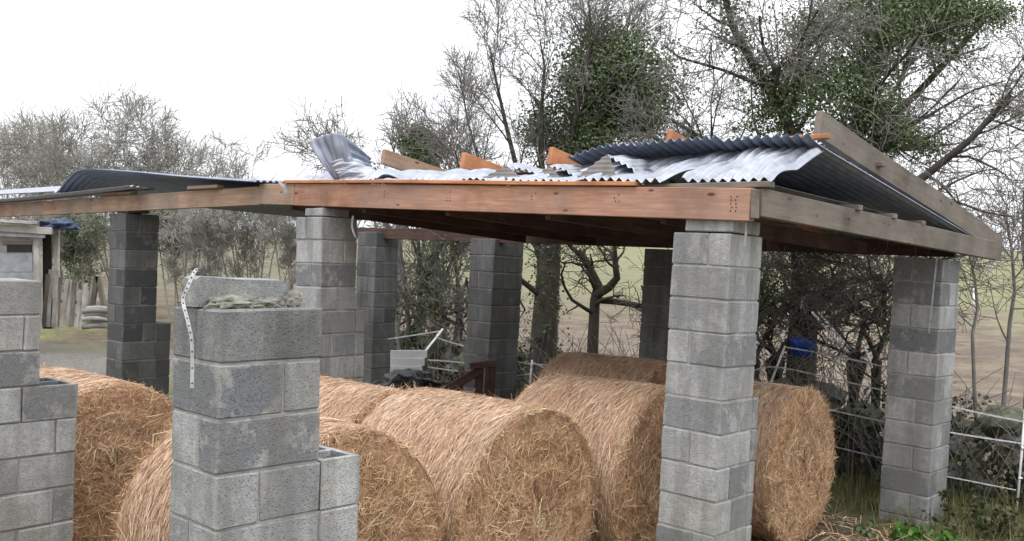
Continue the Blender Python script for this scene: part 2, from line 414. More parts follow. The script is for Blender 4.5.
# ------------------------------------------------------------------ ground
WALL0 = Vector((5.3, 10.45, 0)); WALLD = Vector((-0.737, 0.676, 0)); WALLN = Vector((0.676, 0.737, 0))
def ground_z(x, y):
    w = (x - WALL0.x) * WALLN.x + (y - WALL0.y) * WALLN.y
    r = math.hypot(x, y)
    z = 0.04 * math.sin(x * 0.9 + 1) * math.cos(y * 0.7) * min(1, r / 12) - 0.02
    z += 0.015 * max(0.0, w - 14) if w > 14 else 0
    z += 0.02 * max(0.0, r - 26)
    if w > 0.3: z += 0.25 * min(1, (w - 0.3) / 2)
    return z
def make_ground():
    n = 150
    u = np.linspace(-1, 1, n)
    ax = np.sign(u) * (np.abs(u) ** 2.6) * 400
    verts = [(x, y, ground_z(x, y)) for y in (ax + 9) for x in ax]
    q = [(j*n+i, j*n+i+1, (j+1)*n+i+1, (j+1)*n+i) for j in range(n-1) for i in range(n-1)]
    m, nt, b = mat_base('earth_and_grass')
    geo = nd(nt, 'ShaderNodeNewGeometry'); pos = geo.outputs['Position']
    sep = nd(nt, 'ShaderNodeSeparateXYZ'); nt.links.new(pos, sep.inputs[0])
    w = mathn(nt, 'ADD', mathn(nt, 'MULTIPLY', sep.outputs[0], WALLN.x), mathn(nt, 'MULTIPLY', sep.outputs[1], WALLN.y))
    w = mathn(nt, 'SUBTRACT', w, WALL0.x * WALLN.x + WALL0.y * WALLN.y)
    mud = ramp(nt, noise(nt, pos, 2.3, 7, 0.7), [(0.3, (0.055, 0.04, 0.028)), (0.5, (0.115, 0.085, 0.06)), (0.7, (0.20, 0.165, 0.12))])
    grass = ramp(nt, noise(nt, pos, 5.0, 6, 0.7), [(0.3, (0.085, 0.095, 0.035)), (0.55, (0.17, 0.175, 0.07)), (0.75, (0.27, 0.25, 0.13))])
    soil = ramp(nt, noise(nt, pos, 1.1, 7, 0.75), [(0.3, (0.07, 0.052, 0.04)), (0.5, (0.145, 0.11, 0.085)), (0.62, (0.19, 0.165, 0.105)), (0.78, (0.25, 0.20, 0.155))])
    patch = noise(nt, pos, 0.22, 7, 0.68)
    yard = mix(nt, ramp(nt, patch, [(0.46, (0, 0, 0)), (0.56, (1, 1, 1))]), mud, grass)
    gravel = ramp(nt, noise(nt, pos, 14, 6, 0.8), [(0.3, (0.08, 0.074, 0.066)), (0.7, (0.27, 0.255, 0.23))])
    lft = maprange(nt, mathn(nt, 'ADD', sep.outputs[0], mathn(nt, 'MULTIPLY', noise(nt, pos, 0.5, 3), 3.0)), -4.0, -6.0)
    yr = maprange(nt, mathn(nt, 'ADD', sep.outputs[1], mathn(nt, 'MULTIPLY', noise(nt, pos, 0.6, 3), 3.0)), 24.5, 21.5)
    yard = mix(nt, mathn(nt, 'MULTIPLY', lft, yr), yard, gravel)
    wn = mathn(nt, 'ADD', w, mathn(nt, 'MULTIPLY', mathn(nt, 'SUBTRACT', patch, 0.5), 30.0))
    ln = nd(nt, 'ShaderNodeVectorMath'); ln.operation = 'LENGTH'; nt.links.new(pos, ln.inputs[0])
    rn = mathn(nt, 'ADD', ln.outputs['Value'], mathn(nt, 'MULTIPLY', mathn(nt, 'SUBTRACT', patch, 0.5), 40.0))
    big = noise(nt, pos, 0.06, 6, 0.7)
    xs_ = mathn(nt, 'ADD', sep.outputs[0], mathn(nt, 'MULTIPLY', mathn(nt, 'SUBTRACT', big, 0.5), 90.0))
    field = mix(nt, maprange(nt, rn, 34.0, 52.0), soil, mix(nt, maprange(nt, xs_, -22.0, 14.0), mix(nt, 0.5, soil, (0.125, 0.128, 0.07)), mix(nt, 0.35, mix(nt, 0.35, grass, soil), (0.23, 0.235, 0.13))))
    field = mix(nt, 0.7, field, ramp(nt, noise(nt, pos, 0.35, 8, 0.8), [(0.36, (0.36, 0.35, 0.34)), (0.64, (0.62, 0.62, 0.62))]), 'OVERLAY')
    allc = mix(nt, maprange(nt, w, 0.2, 0.8), yard, field)
    nt.links.new(allc, b.inputs['Base Color'])
    bump(nt, b, noise(nt, pos, 7, 6, 0.75), 0.8, 0.05)
    o = link('ground', np_mesh('ground', verts, q, None, True), m)
    tag(o, kind='structure'); return o
make_ground()

# ------------------------------------------------------------------ concrete block pillars
CH, JT = 0.225, 0.010
def pillar(px, py, d, courses_top, wu, wv, label, line=None, stub=0.0, stub_n=0, stub_open=False, cap=None, lean=0.0, yaw=-42.0, seed=1, seq=None, skip=None, bmat='block'):
    """corner (nearest to the camera, between the two visible faces) at pixel px,py; block grid local: -X = leftwards, +Y = back"""
    rr = random.Random(seed)
    c = P(px, py, d)
    z_line = P(line[0], line[1], d).z if line else 0.0
    z0 = (z_line % CH) - CH if line else -0.1
    z_top = P(px, courses_top, d).z
    n = max(1, round((z_top - z0) / CH))
    root = empty('block_pillar', (c.x, c.y, z0), R(yaw))
    root.rotation_euler = (0, R(lean) * math.cos(R(yaw)), R(yaw)) if False else (0, 0, R(yaw))
    ax = Matrix.Rotation(R(-yaw), 3, 'Z') @ Vector((0, 1, 0))
    q = Matrix.Rotation(R(lean), 3, 'Y') @ Matrix.Rotation(R(yaw), 3, 'Z')
    root.rotation_euler = q.to_euler()
    tag(root, label, 'pillar', 'concrete block pillars of the shed', 'thing')
    def blk(x0, x1, y0, y1, z0b, h, hollow=False):
        dx, dy, dz = x1 - x0 - JT, y1 - y0 - JT, h - JT
        var = rr.randint(0, 4)
        if hollow:
            me = hollow_block(dx, dy, dz, bmat)
        else:
            me = box_mesh(round(dx, 2), round(dy, 2), round(dz, 3), 0.007, 'block', M[bmat], 0.003, var)
        o = link('block', me, None, root)
        o.matrix_local = Matrix.Translation(((x0 + x1) / 2 + rr.uniform(-.003, .003), (y0 + y1) / 2 + rr.uniform(-.003, .003), z0b + h / 2)) @ Matrix.Rotation(rr.uniform(-.007, .007), 4, 'Z')
        return o
    for k in range(n):
        zb = k * CH
        a = (seq[k % len(seq)] if seq else k % 2)
        sp = rr.choice([0.4, 0.5, 0.5, 0.62])
        if a == 0:
            blk(-wu, 0, 0, wv * sp, zb, CH); blk(-wu, 0, wv * sp, wv, zb, CH)
        elif a == 1:
            blk(-wu * (1 - sp), 0, 0, wv, zb, CH); blk(-wu, -wu * (1 - sp), 0, wv, zb, CH)
        if k < stub_n and stub > 0:
            blk(-wu + 0.02, -0.004, wv, wv + stub, zb, CH, hollow=(stub_open and k == stub_n - 1))
    if cap:
        cu0, cu1, cv, ch = cap
        blk(-wu * cu1, -wu * cu0, 0.02, wv * cv, n * CH, ch)
    bm = bmesh.new()
    for (x0, x1, y0, y1, za, zb) in [(-wu + .0145, -.0145, .0145, wv - .0145, 0, n * CH - .012)] + ([(-wu + .035, -.018, wv - .015, wv + stub - .012, 0, stub_n * CH - (CH if stub_open else .012))] if stub > 0 and stub_n else []):
        r = bmesh.ops.create_cube(bm, size=1.0)
        bmesh.ops.scale(bm, vec=(x1 - x0, y1 - y0, zb - za), verts=r['verts'])
        bmesh.ops.translate(bm, vec=((x0 + x1) / 2, (y0 + y1) / 2, (za + zb) / 2), verts=r['verts'])
    link('mortar', bm_mesh('mortar', bm), M['mortar' if bmat == 'block' else 'shaded_mortar'], root)
    return root, n, z0

def hollow_block(dx, dy, dz, bmat='block'):
    bm = bmesh.new(); w = 0.035
    for (cx, cy, sx, sy) in ((0, -dy/2 + w/2, dx, w), (0, dy/2 - w/2, dx, w), (-dx/2 + w/2, 0, w, dy - 2*w), (dx/2 - w/2, 0, w, dy - 2*w), (0, 0, w, dy - 2*w)):
        r = bmesh.ops.create_cube(bm, size=1.0)
        bmesh.ops.scale(bm, vec=(sx, sy, dz), verts=r['verts']); bmesh.ops.translate(bm, vec=(cx, cy, 0), verts=r['verts'])
    me = bm_mesh('hollow_block', bm); me.materials.append(M[bmat]); return me

pFL, nFL, zFL = pillar(225, 420, 3.86, 309, 0.42, 0.50, 'unfinished waist-broken block pillar nearest the camera with a steel strap on top',
       line=(225, 421.4), stub=0.22, stub_n=7, stub_open=True, seed=3, lean=-1.0, yaw=-45.0, seq=(0, 1))
pC, nC, zC = pillar(717, 420, 6.35, 236, 0.46, 0.45, 'pale tall block pillar under the right end of the reddish front beam',
       line=(717, 436.4), stub=0.09, stub_n=7, cap=(0.0, 0.82, 0.9, 0.10), seed=5, lean=1.0, seq=(0, 0, 1))
pR, nR, zR = pillar(932, 400, 9.0, 257, 0.47, 0.52, 'square block pillar at far right with green weeds at its foot', line=(930, 426), seed=8, lean=1.2)
pM, nM, zM = pillar(323, 300, 9.11, 216, 0.42, 0.44, 'block pillar under the joint of the front beam, behind the nearest pillar',
       line=(323, 311), stub=0.12, stub_n=8, cap=(0.05, 0.75, 0.8, 0.085), seed=9, lean=-0.8)
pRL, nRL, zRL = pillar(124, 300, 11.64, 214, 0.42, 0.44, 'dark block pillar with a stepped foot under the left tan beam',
       line=(124, 305.6), stub=0.2, stub_n=7, cap=(0.0, 0.75, 0.7, 0.07), seed=12, lean=-0.3, bmat='shaded_block')
pB3, _, _ = pillar(668, 300, 11.2, 246, 0.42, 0.44, 'shaded rear block pillar just left of the pale tall pillar', line=(652, 306), seed=14, lean=1.0, bmat='shaded_block')
pB2, _, _ = pillar(489, 300, 12.8, 239, 0.46, 0.60, 'shaded rear block pillar in the middle behind the dark reddish timber gate', line=(487, 306), seed=16, lean=1.1, bmat='shaded_block')
pB1, _, _ = pillar(374, 300, 14.1, 236, 0.44, 0.44, 'shaded rear block pillar half hidden by the pillar under the beam joint', line=(374, 308), seed=18, bmat='shaded_block')

# left edge pillar: its far vertical edge is the one in view
def left_pillar():
    rr = random.Random(21)
    pe = P(77, 450, 6.3); zl = P(77, 451.4, 6.3).z
    z0 = (zl % CH) - CH
    yaw = R(-40)
    root = empty('block_pillar', (pe.x, pe.y, z0), yaw)
    tag(root, 'half built block pillar cut off by the left picture edge', 'pillar', 'concrete block pillars of the shed', 'thing')
    n_low = round((P(77, 382, 6.3).z - z0) / CH); n_all = n_low + 3
    for k in range(n_all):
        back = 0.0 if k < n_low else -0.25
        front = -0.80
        cuts = [front, front + (0.44 if k % 2 else 0.22), back if k >= n_low else (front + (0.44 if k % 2 else 0.22) + 0.0)]
        ys = [front]; y = front + (0.22 if k % 2 else 0.44)
        while y < back - 0.06: ys.append(y); y += 0.44
        ys.append(back)
        for a, b2 in zip(ys[:-1], ys[1:]):
            hollow = (k == n_low - 1 and b2 == back)
            me = hollow_block(0.42, b2 - a - JT, CH - JT) if hollow else box_mesh(0.42, round(b2 - a - JT, 2), CH - JT, 0.007, 'block', M['block'], 0.003, rr.randint(0, 4))
            o = link('block', me, None, root)
            o.matrix_local = Matrix.Translation((-0.215 + rr.uniform(-.006, .006), (a + b2) / 2, (k + .5) * CH)) @ Matrix.Rotation(rr.uniform(-.01, .01), 4, 'Z')
    bm = bmesh.new()
    for (y0, y1, zb) in ((-0.79, -0.02, (n_low - 1) * CH), (-0.79, -0.262, n_all * CH - .012)):
        r = bmesh.ops.create_cube(bm, size=1.0); s = 0.39 if zb < n_all * CH - .1 else 0.384
        bmesh.ops.scale(bm, vec=(s, y1 - y0, zb), verts=r['verts']); bmesh.ops.translate(bm, vec=(-0.215, (y0 + y1) / 2, zb / 2), verts=r['verts'])
    link('mortar', bm_mesh('mortar', bm), M['mortar'], root)
left_pillar()

# broken channel block and mortar lumps on top of the nearest pillar
def broken_top():
    h = nFL * CH
    bm = bmesh.new()
    prof = [(0.0, 0), (0.49, 0), (0.46, 0.03), (0.44, 0.09), (0.41, 0.118), (0.2, 0.122), (0.02, 0.13), (0.0, 0.12)]
    f = [bm.verts.new((-0.31, y + 0.0, z)) for y, z in prof]; g = [bm.verts.new((-0.20, y + 0.0, z * (0.96 + 0.05 * math.sin(y * 30)))) for y, z in prof]
    bm.faces.new(f); bm.faces.new(g[::-1])
    for i in range(len(prof)): bm.faces.new((f[i], f[(i+1) % len(prof)], g[(i+1) % len(prof)], g[i]))
    o = link('block', bm_mesh('broken_block', bm), M['block'], pFL); o.matrix_local = Matrix.Translation((0, 0, h))
    o['label'] = 'broken half of a channel block'
    for (x, y, rx, ry, rz) in ((-0.16, 0.16, .07, .13, .045), (-0.17, 0.33, .05, .07, .03), (-0.17, 0.45, .05, .05, .06), (-0.36, 0.10, .05, .09, .03)):
        from mathutils import noise as mn
        bm = bmesh.new(); bmesh.ops.create_icosphere(bm, subdivisions=4, radius=1)
        for v in bm.verts:
            v.co *= 1 + 0.35 * mn.noise(v.co * 1.8 + Vector((x * 50, y * 50, 0))) + 0.22 * mn.noise(v.co * 5 + Vector((y * 50, 0, 0))); v.co = Vector((v.co.x * rx, v.co.y * ry, v.co.z * rz))
        o = link('mortar_lump', bm_mesh('mortar_lump', bm), M['lump'], pFL); o.matrix_local = Matrix.Translation((x, y, h + 0.005))
broken_top()
top_blocks = [o for o in pFL.children if o.name.split('.')[0] == 'block' and (nFL - 0.9) * CH < o.location.z < (nFL - 0.1) * CH]
for o in top_blocks:             # its top course is laid in a darker block
    o.data = o.data.copy(); o.data.materials.clear(); o.data.materials.append(M['grey_block'])

# ------------------------------------------------------------------ straps
def strap(label, pts, w, holes=True):
    """thin perforated steel strap along pts; width axis across the view"""
    p = catmull(pts, 6); bm = bmesh.new(); rows = []
    for i, a in enumerate(p):
        t = (p[min(i + 1, len(p) - 1)] - p[max(i - 1, 0)]).normalized()
        side = t.cross(Vector((a.x, a.y, 0)).normalized()).normalized()
        nrm = side.cross(t)
        rows.append([bm.verts.new(a + side * (w / 2 * sx) + nrm * (0.001 * sn)) for sx, sn in ((-1, -1), (1, -1), (1, 1), (-1, 1))])
    for r0, r1 in zip(rows[:-1], rows[1:]):
        for j in range(4): bm.faces.new((r0[j], r0[(j+1) % 4], r1[(j+1) % 4], r1[j]))
    bm.faces.new(rows[0]); bm.faces.new(rows[-1][::-1])
    o = link('steel_strap', bm_mesh('steel_strap', bm), M['strap'])
    tag(o, label, 'strap', 'galvanised holding down straps')
    if holes:
        L = len(p)
        for i in range(1, L - 1, 2):
            a = p[i]; d = -Vector((a.x, a.y, 0)).normalized() * 0.0022
            h = link('nail_hole', box_mesh(0.005, 0.002, 0.006, 0, 'nail_hole', M['black']), None, o)
            h.matrix_local = Matrix.Translation(a + d)
    return o
strap('pale perforated steel strap bent over the nearest pillar', [P(200, 270, 3.93), P(195, 271, 3.9), P(188, 286, 3.86), P(183, 300, 3.84), P(188, 322, 3.80), P(192, 345, 3.79), P(192, 388, 3.79)], 0.014).data.materials[0] = M['dull']
strap('short steel strap at the top of the pale tall pillar', [P(746, 219, 6.33), P(746, 232, 6.33), P(744.5, 248, 6.33)], 0.014, False)
strap('steel strap down the face of the square pillar at far right', [P(937, 257, 8.86), P(933, 295, 8.86), P(929, 333, 8.88)], 0.015, False)
strap('bent steel strap near the top of the pillar under the beam joint', [P(353, 216, 8.98), P(352, 226, 8.97), P(355, 236, 8.97), P(358, 238, 8.99)], 0.018, False)

# ------------------------------------------------------------------ roof frame
frame = empty('roof_frame', (O.x, O.y, 2.6))
tag(frame, 'storm damaged timber roof frame resting on the block pillars', 'roof frame')
def zat(px, py, d): return P(px, py, d).z
# front beam
fb0, fb1 = G(-0.16, 0.05, 2.735), G(4.75, 0.05, 2.885)
plank('front_beam', fb0, fb1, 0.075, 0.215, M['red_wood'], frame)['label'] = 'long reddish front beam with dark knots'
plank('front_beam', fb1 + (fb1 - fb0).normalized() * 0.006, G(5.35, 0.05, 2.90), 0.075, 0.21, M['tan_wood'], frame)
plank('left_beam', G(5.36, 0.06, 2.885), G(13.2, 0.0, 2.745), 0.07, 0.19, M['tan_wood'], frame)['label'] = 'tan beam running out to the left edge'
plank('batten', G(0.72, 0.03, 2.893), G(4.9, 0.03, 3.018), 0.10, 0.03, M['orange_wood'], frame, warp=0.004)
# gable beam
plank('gable_beam', G(-0.17, 0.10, 2.755), G(-0.25, 5.05, 2.60), 0.07, 0.185, M['grey_wood'], frame)
plank('beam_end', G(-0.165, 0.045, 2.74), G(-0.195, 0.045, 2.7405), 0.07, 0.19, M['grey_wood'], frame)
# back beam
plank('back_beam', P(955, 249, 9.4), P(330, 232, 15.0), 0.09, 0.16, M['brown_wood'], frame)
# joists between front and back beam
for s in (0.55, 1.6, 2.7, 3.8, 4.9):
    a = G(s, 0.10, 2.66 + s * 0.03); b2 = G(s, 3.62, 2.56 + 0.012 * s)
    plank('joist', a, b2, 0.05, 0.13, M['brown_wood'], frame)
# rafters (on top of the sheets: the roof was turned over)
RT = 1.05
raf = [(-0.12, 3.40, 2.66), (1.15, 3.36, 2.62), (2.4, 3.275, 2.66), (3.5, 3.28, 2.7), (4.68, 3.37, 2.83)]
for i, (s, za, zb) in enumerate(raf):
    p0, p1 = G(s, RT, za), G(s - (0.12 if i == 0 else 0), 5.15 if i == 0 else 4.6, zb)
    plank('rafter', p0, p1, 0.055, 0.20 if i == 0 else 0.16, M['grey_wood'] if i == 0 else (M['tan_wood'] if i == 4 else M['orange_wood']), frame, warp=0.005)
# purlins across, their ends show above the gable beam
for (t, z) in ((0.12, 2.872), (1.55, 2.817), (2.25, 2.795), (2.9, 2.775), (4.6, 2.722)):
    plank('purlin', G(-0.255, t, z), G(1.2 if t < 0.2 else 4.6, t, z), 0.085, 0.04, M['grey_wood'], frame)
for (t, z) in ((2.05, 3.30), (4.35, 2.80)):
    plank('purlin', G(-0.22, t, z - 0.1), G(0.6, t, z - 0.1), 0.08, 0.04, M['grey_wood'], frame)
plank('ridge_board', G(-0.26, 0.93, 3.285), G(0.55, 0.93, 3.275), 0.07, 0.035, M['orange_wood'], frame)
# nail plates pressed into the front beam: clusters of dark nail heads
fbd = (fb1 - fb0); fbl = fbd.length; fbu = fbd.normalized(); nface = (-V).normalized() * 0.0378
for f, n_ in ((0.21, 6), (0.37, 6), (0.56, 8), (0.72, 7), (0.02, 10)):
    for k in range(n_):
        if rng.random() < 0.25: continue
        p = fb0 + fbd * f + fbu * ((k % 2) * 0.035 + rng.uniform(-.006, .006)) + Vector((0, 0, 0.05 - (k // 2) * 0.024)) + nface
        o = link('nail_head', box_mesh(0.006, 0.006, 0.010, 0, 'nail_head', M['black']), None, frame)
        o.matrix_local = parent_inv(frame) @ (Matrix.Translation(p) @ Matrix.Rotation(R(-41), 4, 'Z'))

# ------------------------------------------------------------------ corrugated sheets
def sheet(label, rows, mat, pitch=0.076, amp=0.012, along=0, nu=None, thick=0.0016, buckle=0.0, cat='roof sheet', name='corrugated_sheet'):
    """rows[i][j] control points; i runs along the corrugations, j across them. bicubic patch with corrugation"""
    rows = [[Vector(p) for p in r] for r in rows]
    wide = max(sum((r[j+1] - r[j]).length for j in range(len(r) - 1)) for r in rows)
    nx = max(8, int(wide / pitch * 6)); sub = max(2, nx // (len(rows[0]) - 1) + 1)
    dense = [lin_or_cat(r, sub) for r in rows]
    nx = len(dense[0])
    cols = [lin_or_cat([dense[i][j] for i in range(len(rows))], 8) for j in range(nx)]
    ny = len(cols[0])
    A = np.array([[list(cols[j][i]) for j in range(nx)] for i in range(ny)])
    du = np.gradient(A, axis=1); dv = np.gradient(A, axis=0)
    N = np.cross(du, dv); N /= np.linalg.norm(N, axis=2, keepdims=True) + 1e-9
    ln = np.concatenate([np.zeros((ny, 1)), np.cumsum(np.linalg.norm(np.diff(A, axis=1), axis=2), axis=1)], axis=1)
    ph = ln[ny // 2][None, :] / pitch * 2 * math.pi
    if buckle:
        q1_, q2_, q3_ = [rng.uniform(0, 6) for _ in range(3)]
        iy, ix = np.mgrid[0:ny, 0:nx]; fy, fx = iy / ny, ix / nx
        A = A + N * (buckle * (np.sin(fx * 7 + fy * 3 + q1_) + 0.7 * np.sin(fx * 13 - fy * 6 + q2_) + 1.1 * np.abs(np.sin(fy * 7 + fx * 5 + q3_))) * (0.35 + fy * (1 - fy) * 2.6))[..., None]
    A2 = A + N * (amp * np.sin(ph))[..., None]
    c0 = A2.reshape(-1, 3).mean(axis=0)
    v = np.vstack([(A2 + N * thick / 2).reshape(-1, 3), (A2 - N * thick / 2).reshape(-1, 3)]) - c0
    idx = np.arange(nx * ny).reshape(ny, nx); K = nx * ny
    q1 = np.stack([idx[:-1, :-1], idx[:-1, 1:], idx[1:, 1:], idx[1:, :-1]], -1).reshape(-1, 4)
    q2 = q1[:, ::-1] + K
    def strip(e): return np.stack([e[:-1], e[:-1] + K, e[1:] + K, e[1:]], -1)
    q = np.vstack([q1, q2, strip(idx[0]), strip(idx[-1])[:, ::-1], strip(idx[:, 0])[:, ::-1], strip(idx[:, -1])])
    me = np_mesh(name, v, q, None, True)
    o = link(name, me, mat); o.location = c0
    tag(o, label, cat, 'loose corrugated roof sheets'); return o
def lin_or_cat(pts, n): 
    return catmull(pts, n) if len(pts) > 2 else [pts[0].lerp(pts[1], k / n) for k in range(n + 1)]

# back slope, right part: underside seen through the gable; upper ends stick past the ridge
def slope_z(t, s): return 3.235 - 0.045 * max(0, s) - (t - 0.75) * 0.143
lab = ['dark underside of the end roof sheet below the grey rafter', 'second dark roof sheet from the gable with its wavy upper end', 'third dark roof sheet from the gable curling up at its left corner']
for k in range(3):
    s0, s1 = -0.24 + 0.66 * k, -0.24 + 0.66 * k + 0.72
    dz = 0.016 * k
    rows = []
    for t, up in ((0.56 + 0.1 * (k == 0), 0.03), (0.74, 0.01), (0.95, 0), (1.6, 0), (2.6, 0), (3.7, 0), (4.75, 0)):
        rows.append([G(s1, t, slope_z(t, s1) + dz + up - (0.06 if (k == 2 and t < 1.2) else 0)), G((s0 + s1) / 2, t, slope_z(t, (s0 + s1) / 2) + dz + up), G(s0, t, slope_z(t, s0) + dz - 0.018 + up)])
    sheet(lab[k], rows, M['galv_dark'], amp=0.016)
lab = ['rusty edged back roof sheet right of the middle rafters', 'back roof sheet between the two middle orange rafters', 'back roof sheet with small waves near the leftmost orange rafter', 'back roof sheet furthest left behind the upright bent sheet']
for k in range(4):
    s0, s1 = 1.85 + 0.80 * k, 1.85 + 0.80 * k + 0.84
    z0 = 3.10 - 0.00 * k
    rows = [[G(s1, t, z0 + dz2 + 0.012 * k), G((s0 + s1) / 2, t, z0 + dz2 + 0.012 * k), G(s0, t, z0 + dz2 + 0.012 * k - 0.014)] for t, dz2 in ((0.9, 0.03), (1.7, -0.04), (2.8, -0.16), (4.3, -0.33))]
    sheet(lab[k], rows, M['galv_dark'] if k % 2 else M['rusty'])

# front slope, bright tops
lab = ['bright roof sheet at the gable end sloping to the front beam', 'second bright front roof sheet from the gable', 'third bright front roof sheet sloping to the front beam']
for k in range(3):
    s0, s1 = -0.27 + 0.62 * k, -0.27 + 0.62 * k + 0.68
    lift = 0.014 * k
    rows = []
    for a, t, z in ((0.0, 0.0 if k else 0.09, 2.905), (0.3, 0.25, 2.975), (0.65, 0.55, 3.09), (1.0, 0.84, 3.205)):
        sk = 0.16 * k * (1 - a)
        rows.append([G(s1 + sk, t, z + lift - 0.045 * k * a), G((s0 + s1) / 2 + sk, t, z + lift - 0.035 * k * a), G(s0 + sk, t, z + lift - 0.022 - 0.03 * k * a)])
    sheet(lab[k], rows, M['galv'], amp=0.016, buckle=0.02)
# low flat sheet whose bright edge shows above the gable beam
sheet('flat pale sheet lying inside above the grey gable beam', [[G(0.9, t, z + .02), G(0.4, t, z + .01), G(-0.12, t, z)] for t, z in ((0.35, 2.893), (1.2, 2.866), (2.6, 2.822))], M['galv'], amp=0.006)

# crumpled front sheets: folded into low tents with bent down front flaps
def tent(label, xa, xp, xb, y_base, y_top, d, depth, mat):
    """fold seen from the front: flap from xa to xb at the beam, apex xp"""
    a, b2, p = P(xa, y_base, d + 0.15), P(xb, y_base, d - 0.15), P(xp, y_top, d + 0.14)
    back = V * depth
    far = P(xb + (xb - xa) * 0.55, y_base - 1, d - 0.2)
    rows = [[a, p], [b2, p + U * 0.03]]
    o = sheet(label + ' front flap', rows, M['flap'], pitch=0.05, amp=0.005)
    o['label'] = label + ', its dark bent front flap'
    rows = [[p + U * 0.0, p.lerp(far, .5) + Vector((0, 0, .015)), far], [p + back * .5 + Vector((0, 0, .02)), p.lerp(far, .5) + back * .5 + Vector((0, 0, .03)), far + back * .5 + Vector((0, 0, .03))],
            [p + back + Vector((0, 0, .0)), p.lerp(far, .5) + back, far + back]]
    o = sheet(label, rows, M['galv'], pitch=0.076, amp=0.010, buckle=0.012)
    o['label'] = label + ', its bright top'
tent('crumpled roof sheet fold leftmost of three on the beam', 478, 505, 524, 180, 166.5, 7.95, 0.5, M['galv'])
tent('crumpled roof sheet fold in the middle of three', 530, 548, 562, 180, 166.5, 7.6, 0.5, M['galv'])
tent('tallest crumpled roof sheet fold, rightmost of three', 572, 606, 617, 180, 155, 7.2, 0.5, M['galv'])
# long flat bright sheets between the tents and the back slope
for k, (s0, s1, lb) in enumerate(((1.75, 2.9, 'flattened bright sheet behind the crumpled folds'), (2.85, 3.7, 'flattened bright sheet on the middle of the front beam'), (3.6, 4.7, 'flattened bright sheet beside the upright bent sheet'))):
    z0 = 2.93 + 0.03 * k
    rows = [[G(s1, t, z0 + z + .03), G((s0 + s1) / 2, t, z0 + z + .015), G(s0, t, z0 + z)] for t, z in ((0.08, 0.0), (0.4, 0.05), (0.95, 0.125))]
    sheet(lb, rows, M['galv'], amp=0.010, buckle=0.036)
# upright bent sheet at the left end
d = 9.35
rows = [[P(334, 180, d), P(340, 180, d), P(347, 180, d - .03), P(353, 180, d - .02)],
        [P(318, 158, d + .05), P(330, 157, d + .02), P(341, 157, d - .06), P(353, 162, d)],
        [P(308, 142, d + .12), P(322, 136, d + .05), P(336, 133, d - .06), P(345, 136, d)]]
sheet('upright bent sheet fanning up at the left end of the front beam', rows, M['galv_mid'], amp=0.009, buckle=0.008)
rows = [[P(346, 160, d - .02), P(352, 168, d - .02)], [P(355, 146, d + .15), P(362, 160, d + .12)], [P(372, 156, d + .5), P(374, 162, d + .5)]]
rows = [[P(344, 136, d), P(344, 150, d), P(346, 163, d)], [P(356, 145, d + .2), P(356, 154, d + .2), P(358, 164, d + .2)], [P(371, 158, d + .45), P(371, 162, d + .45), P(372, 167, d + .45)]]
sheet('dark folded wing of sheet beside the upright bent sheet', rows, M['galv_dark'], amp=0.009)
rows = [[P(330, 163, d - .08), P(336, 172, d - .12), P(341, 180, d - .15)], [P(352, 158, d), P(356, 168, d - .1), P(360, 179, d - .2)], [P(366, 168, d + .1), P(374, 173, d - .05), P(384, 179, d - .35)]]
sheet('crumpled bright sheet at the foot of the upright bent sheet', rows, M['galv'], amp=0.01, pitch=0.06, buckle=0.02)

# left wing
rows = [[G(s, 0.9, zb), G(s, 0.35, (za + zb) / 2 + 0.03), G(s, -0.12, za)] for s, za, zb in ((9.75, 2.98, 2.92), (9.45, 3.16, 2.96), (9.05, 3.27, 2.98), (8.0, 3.22, 2.98), (6.6, 3.11, 2.98), (5.25, 3.02, 2.99))]
sheet('long dark sheet with a curled left end on the tan beam', rows, M['galv_dark'])
rows = [[G(s, -0.15, zf), G(s, 0.4, zf + 0.10), G(s, 1.3, zf + 0.27)] for s, zf in ((15.2, 2.97), (12.0, 2.99), (9.75, 3.0))]
sheet('white bright sheet lying flat at the left picture edge', rows, M['galv'])
rows = [[G(s, -0.22, z + .03), G(s, 0.1, z + 0.02)] for s, z in ((13.5, 2.85), (11, 2.89), (7.6, 2.99))]
sheet('narrow pale sheet strip along the top of the tan beam', rows, M['galv'])
rows = [[G(7.25, t, z), G(6.4, t, z + .02), G(5.2, t, z + .03)] for t, z in ((0.12, 2.82), (1.2, 2.80), (2.5, 2.77))]
sheet('dark underside sheet hanging behind the left end of the front beam', rows, M['galv_dark'])
for (s, L, lb) in ((8.3, 0.75, 'short pale board end lying on the tan beam by the dark pillar'), (6.35, 0.6, 'short grey board lying on the tan beam near the beam joint'), (13.0, 0.5, 'short dark board on the tan beam at the left edge')):
    zb = 2.885 + 0.095 - 0.0178 * (s - 5.36) + 0.025
    o = plank('loose_board', G(s + L / 2, 0.0, zb), G(s - L / 2, 0.0, zb + 0.005), 0.09, 0.035, M['tan_wood'])
    tag(o, lb, 'board', 'loose boards on the tan beam')
# crushed foil bits at the beam joint
strap('bent shiny bracket at the joint of the front beam', [P(279, 181, 9.52), P(284, 187, 9.48), P(287, 196, 9.48)], 0.03, False)

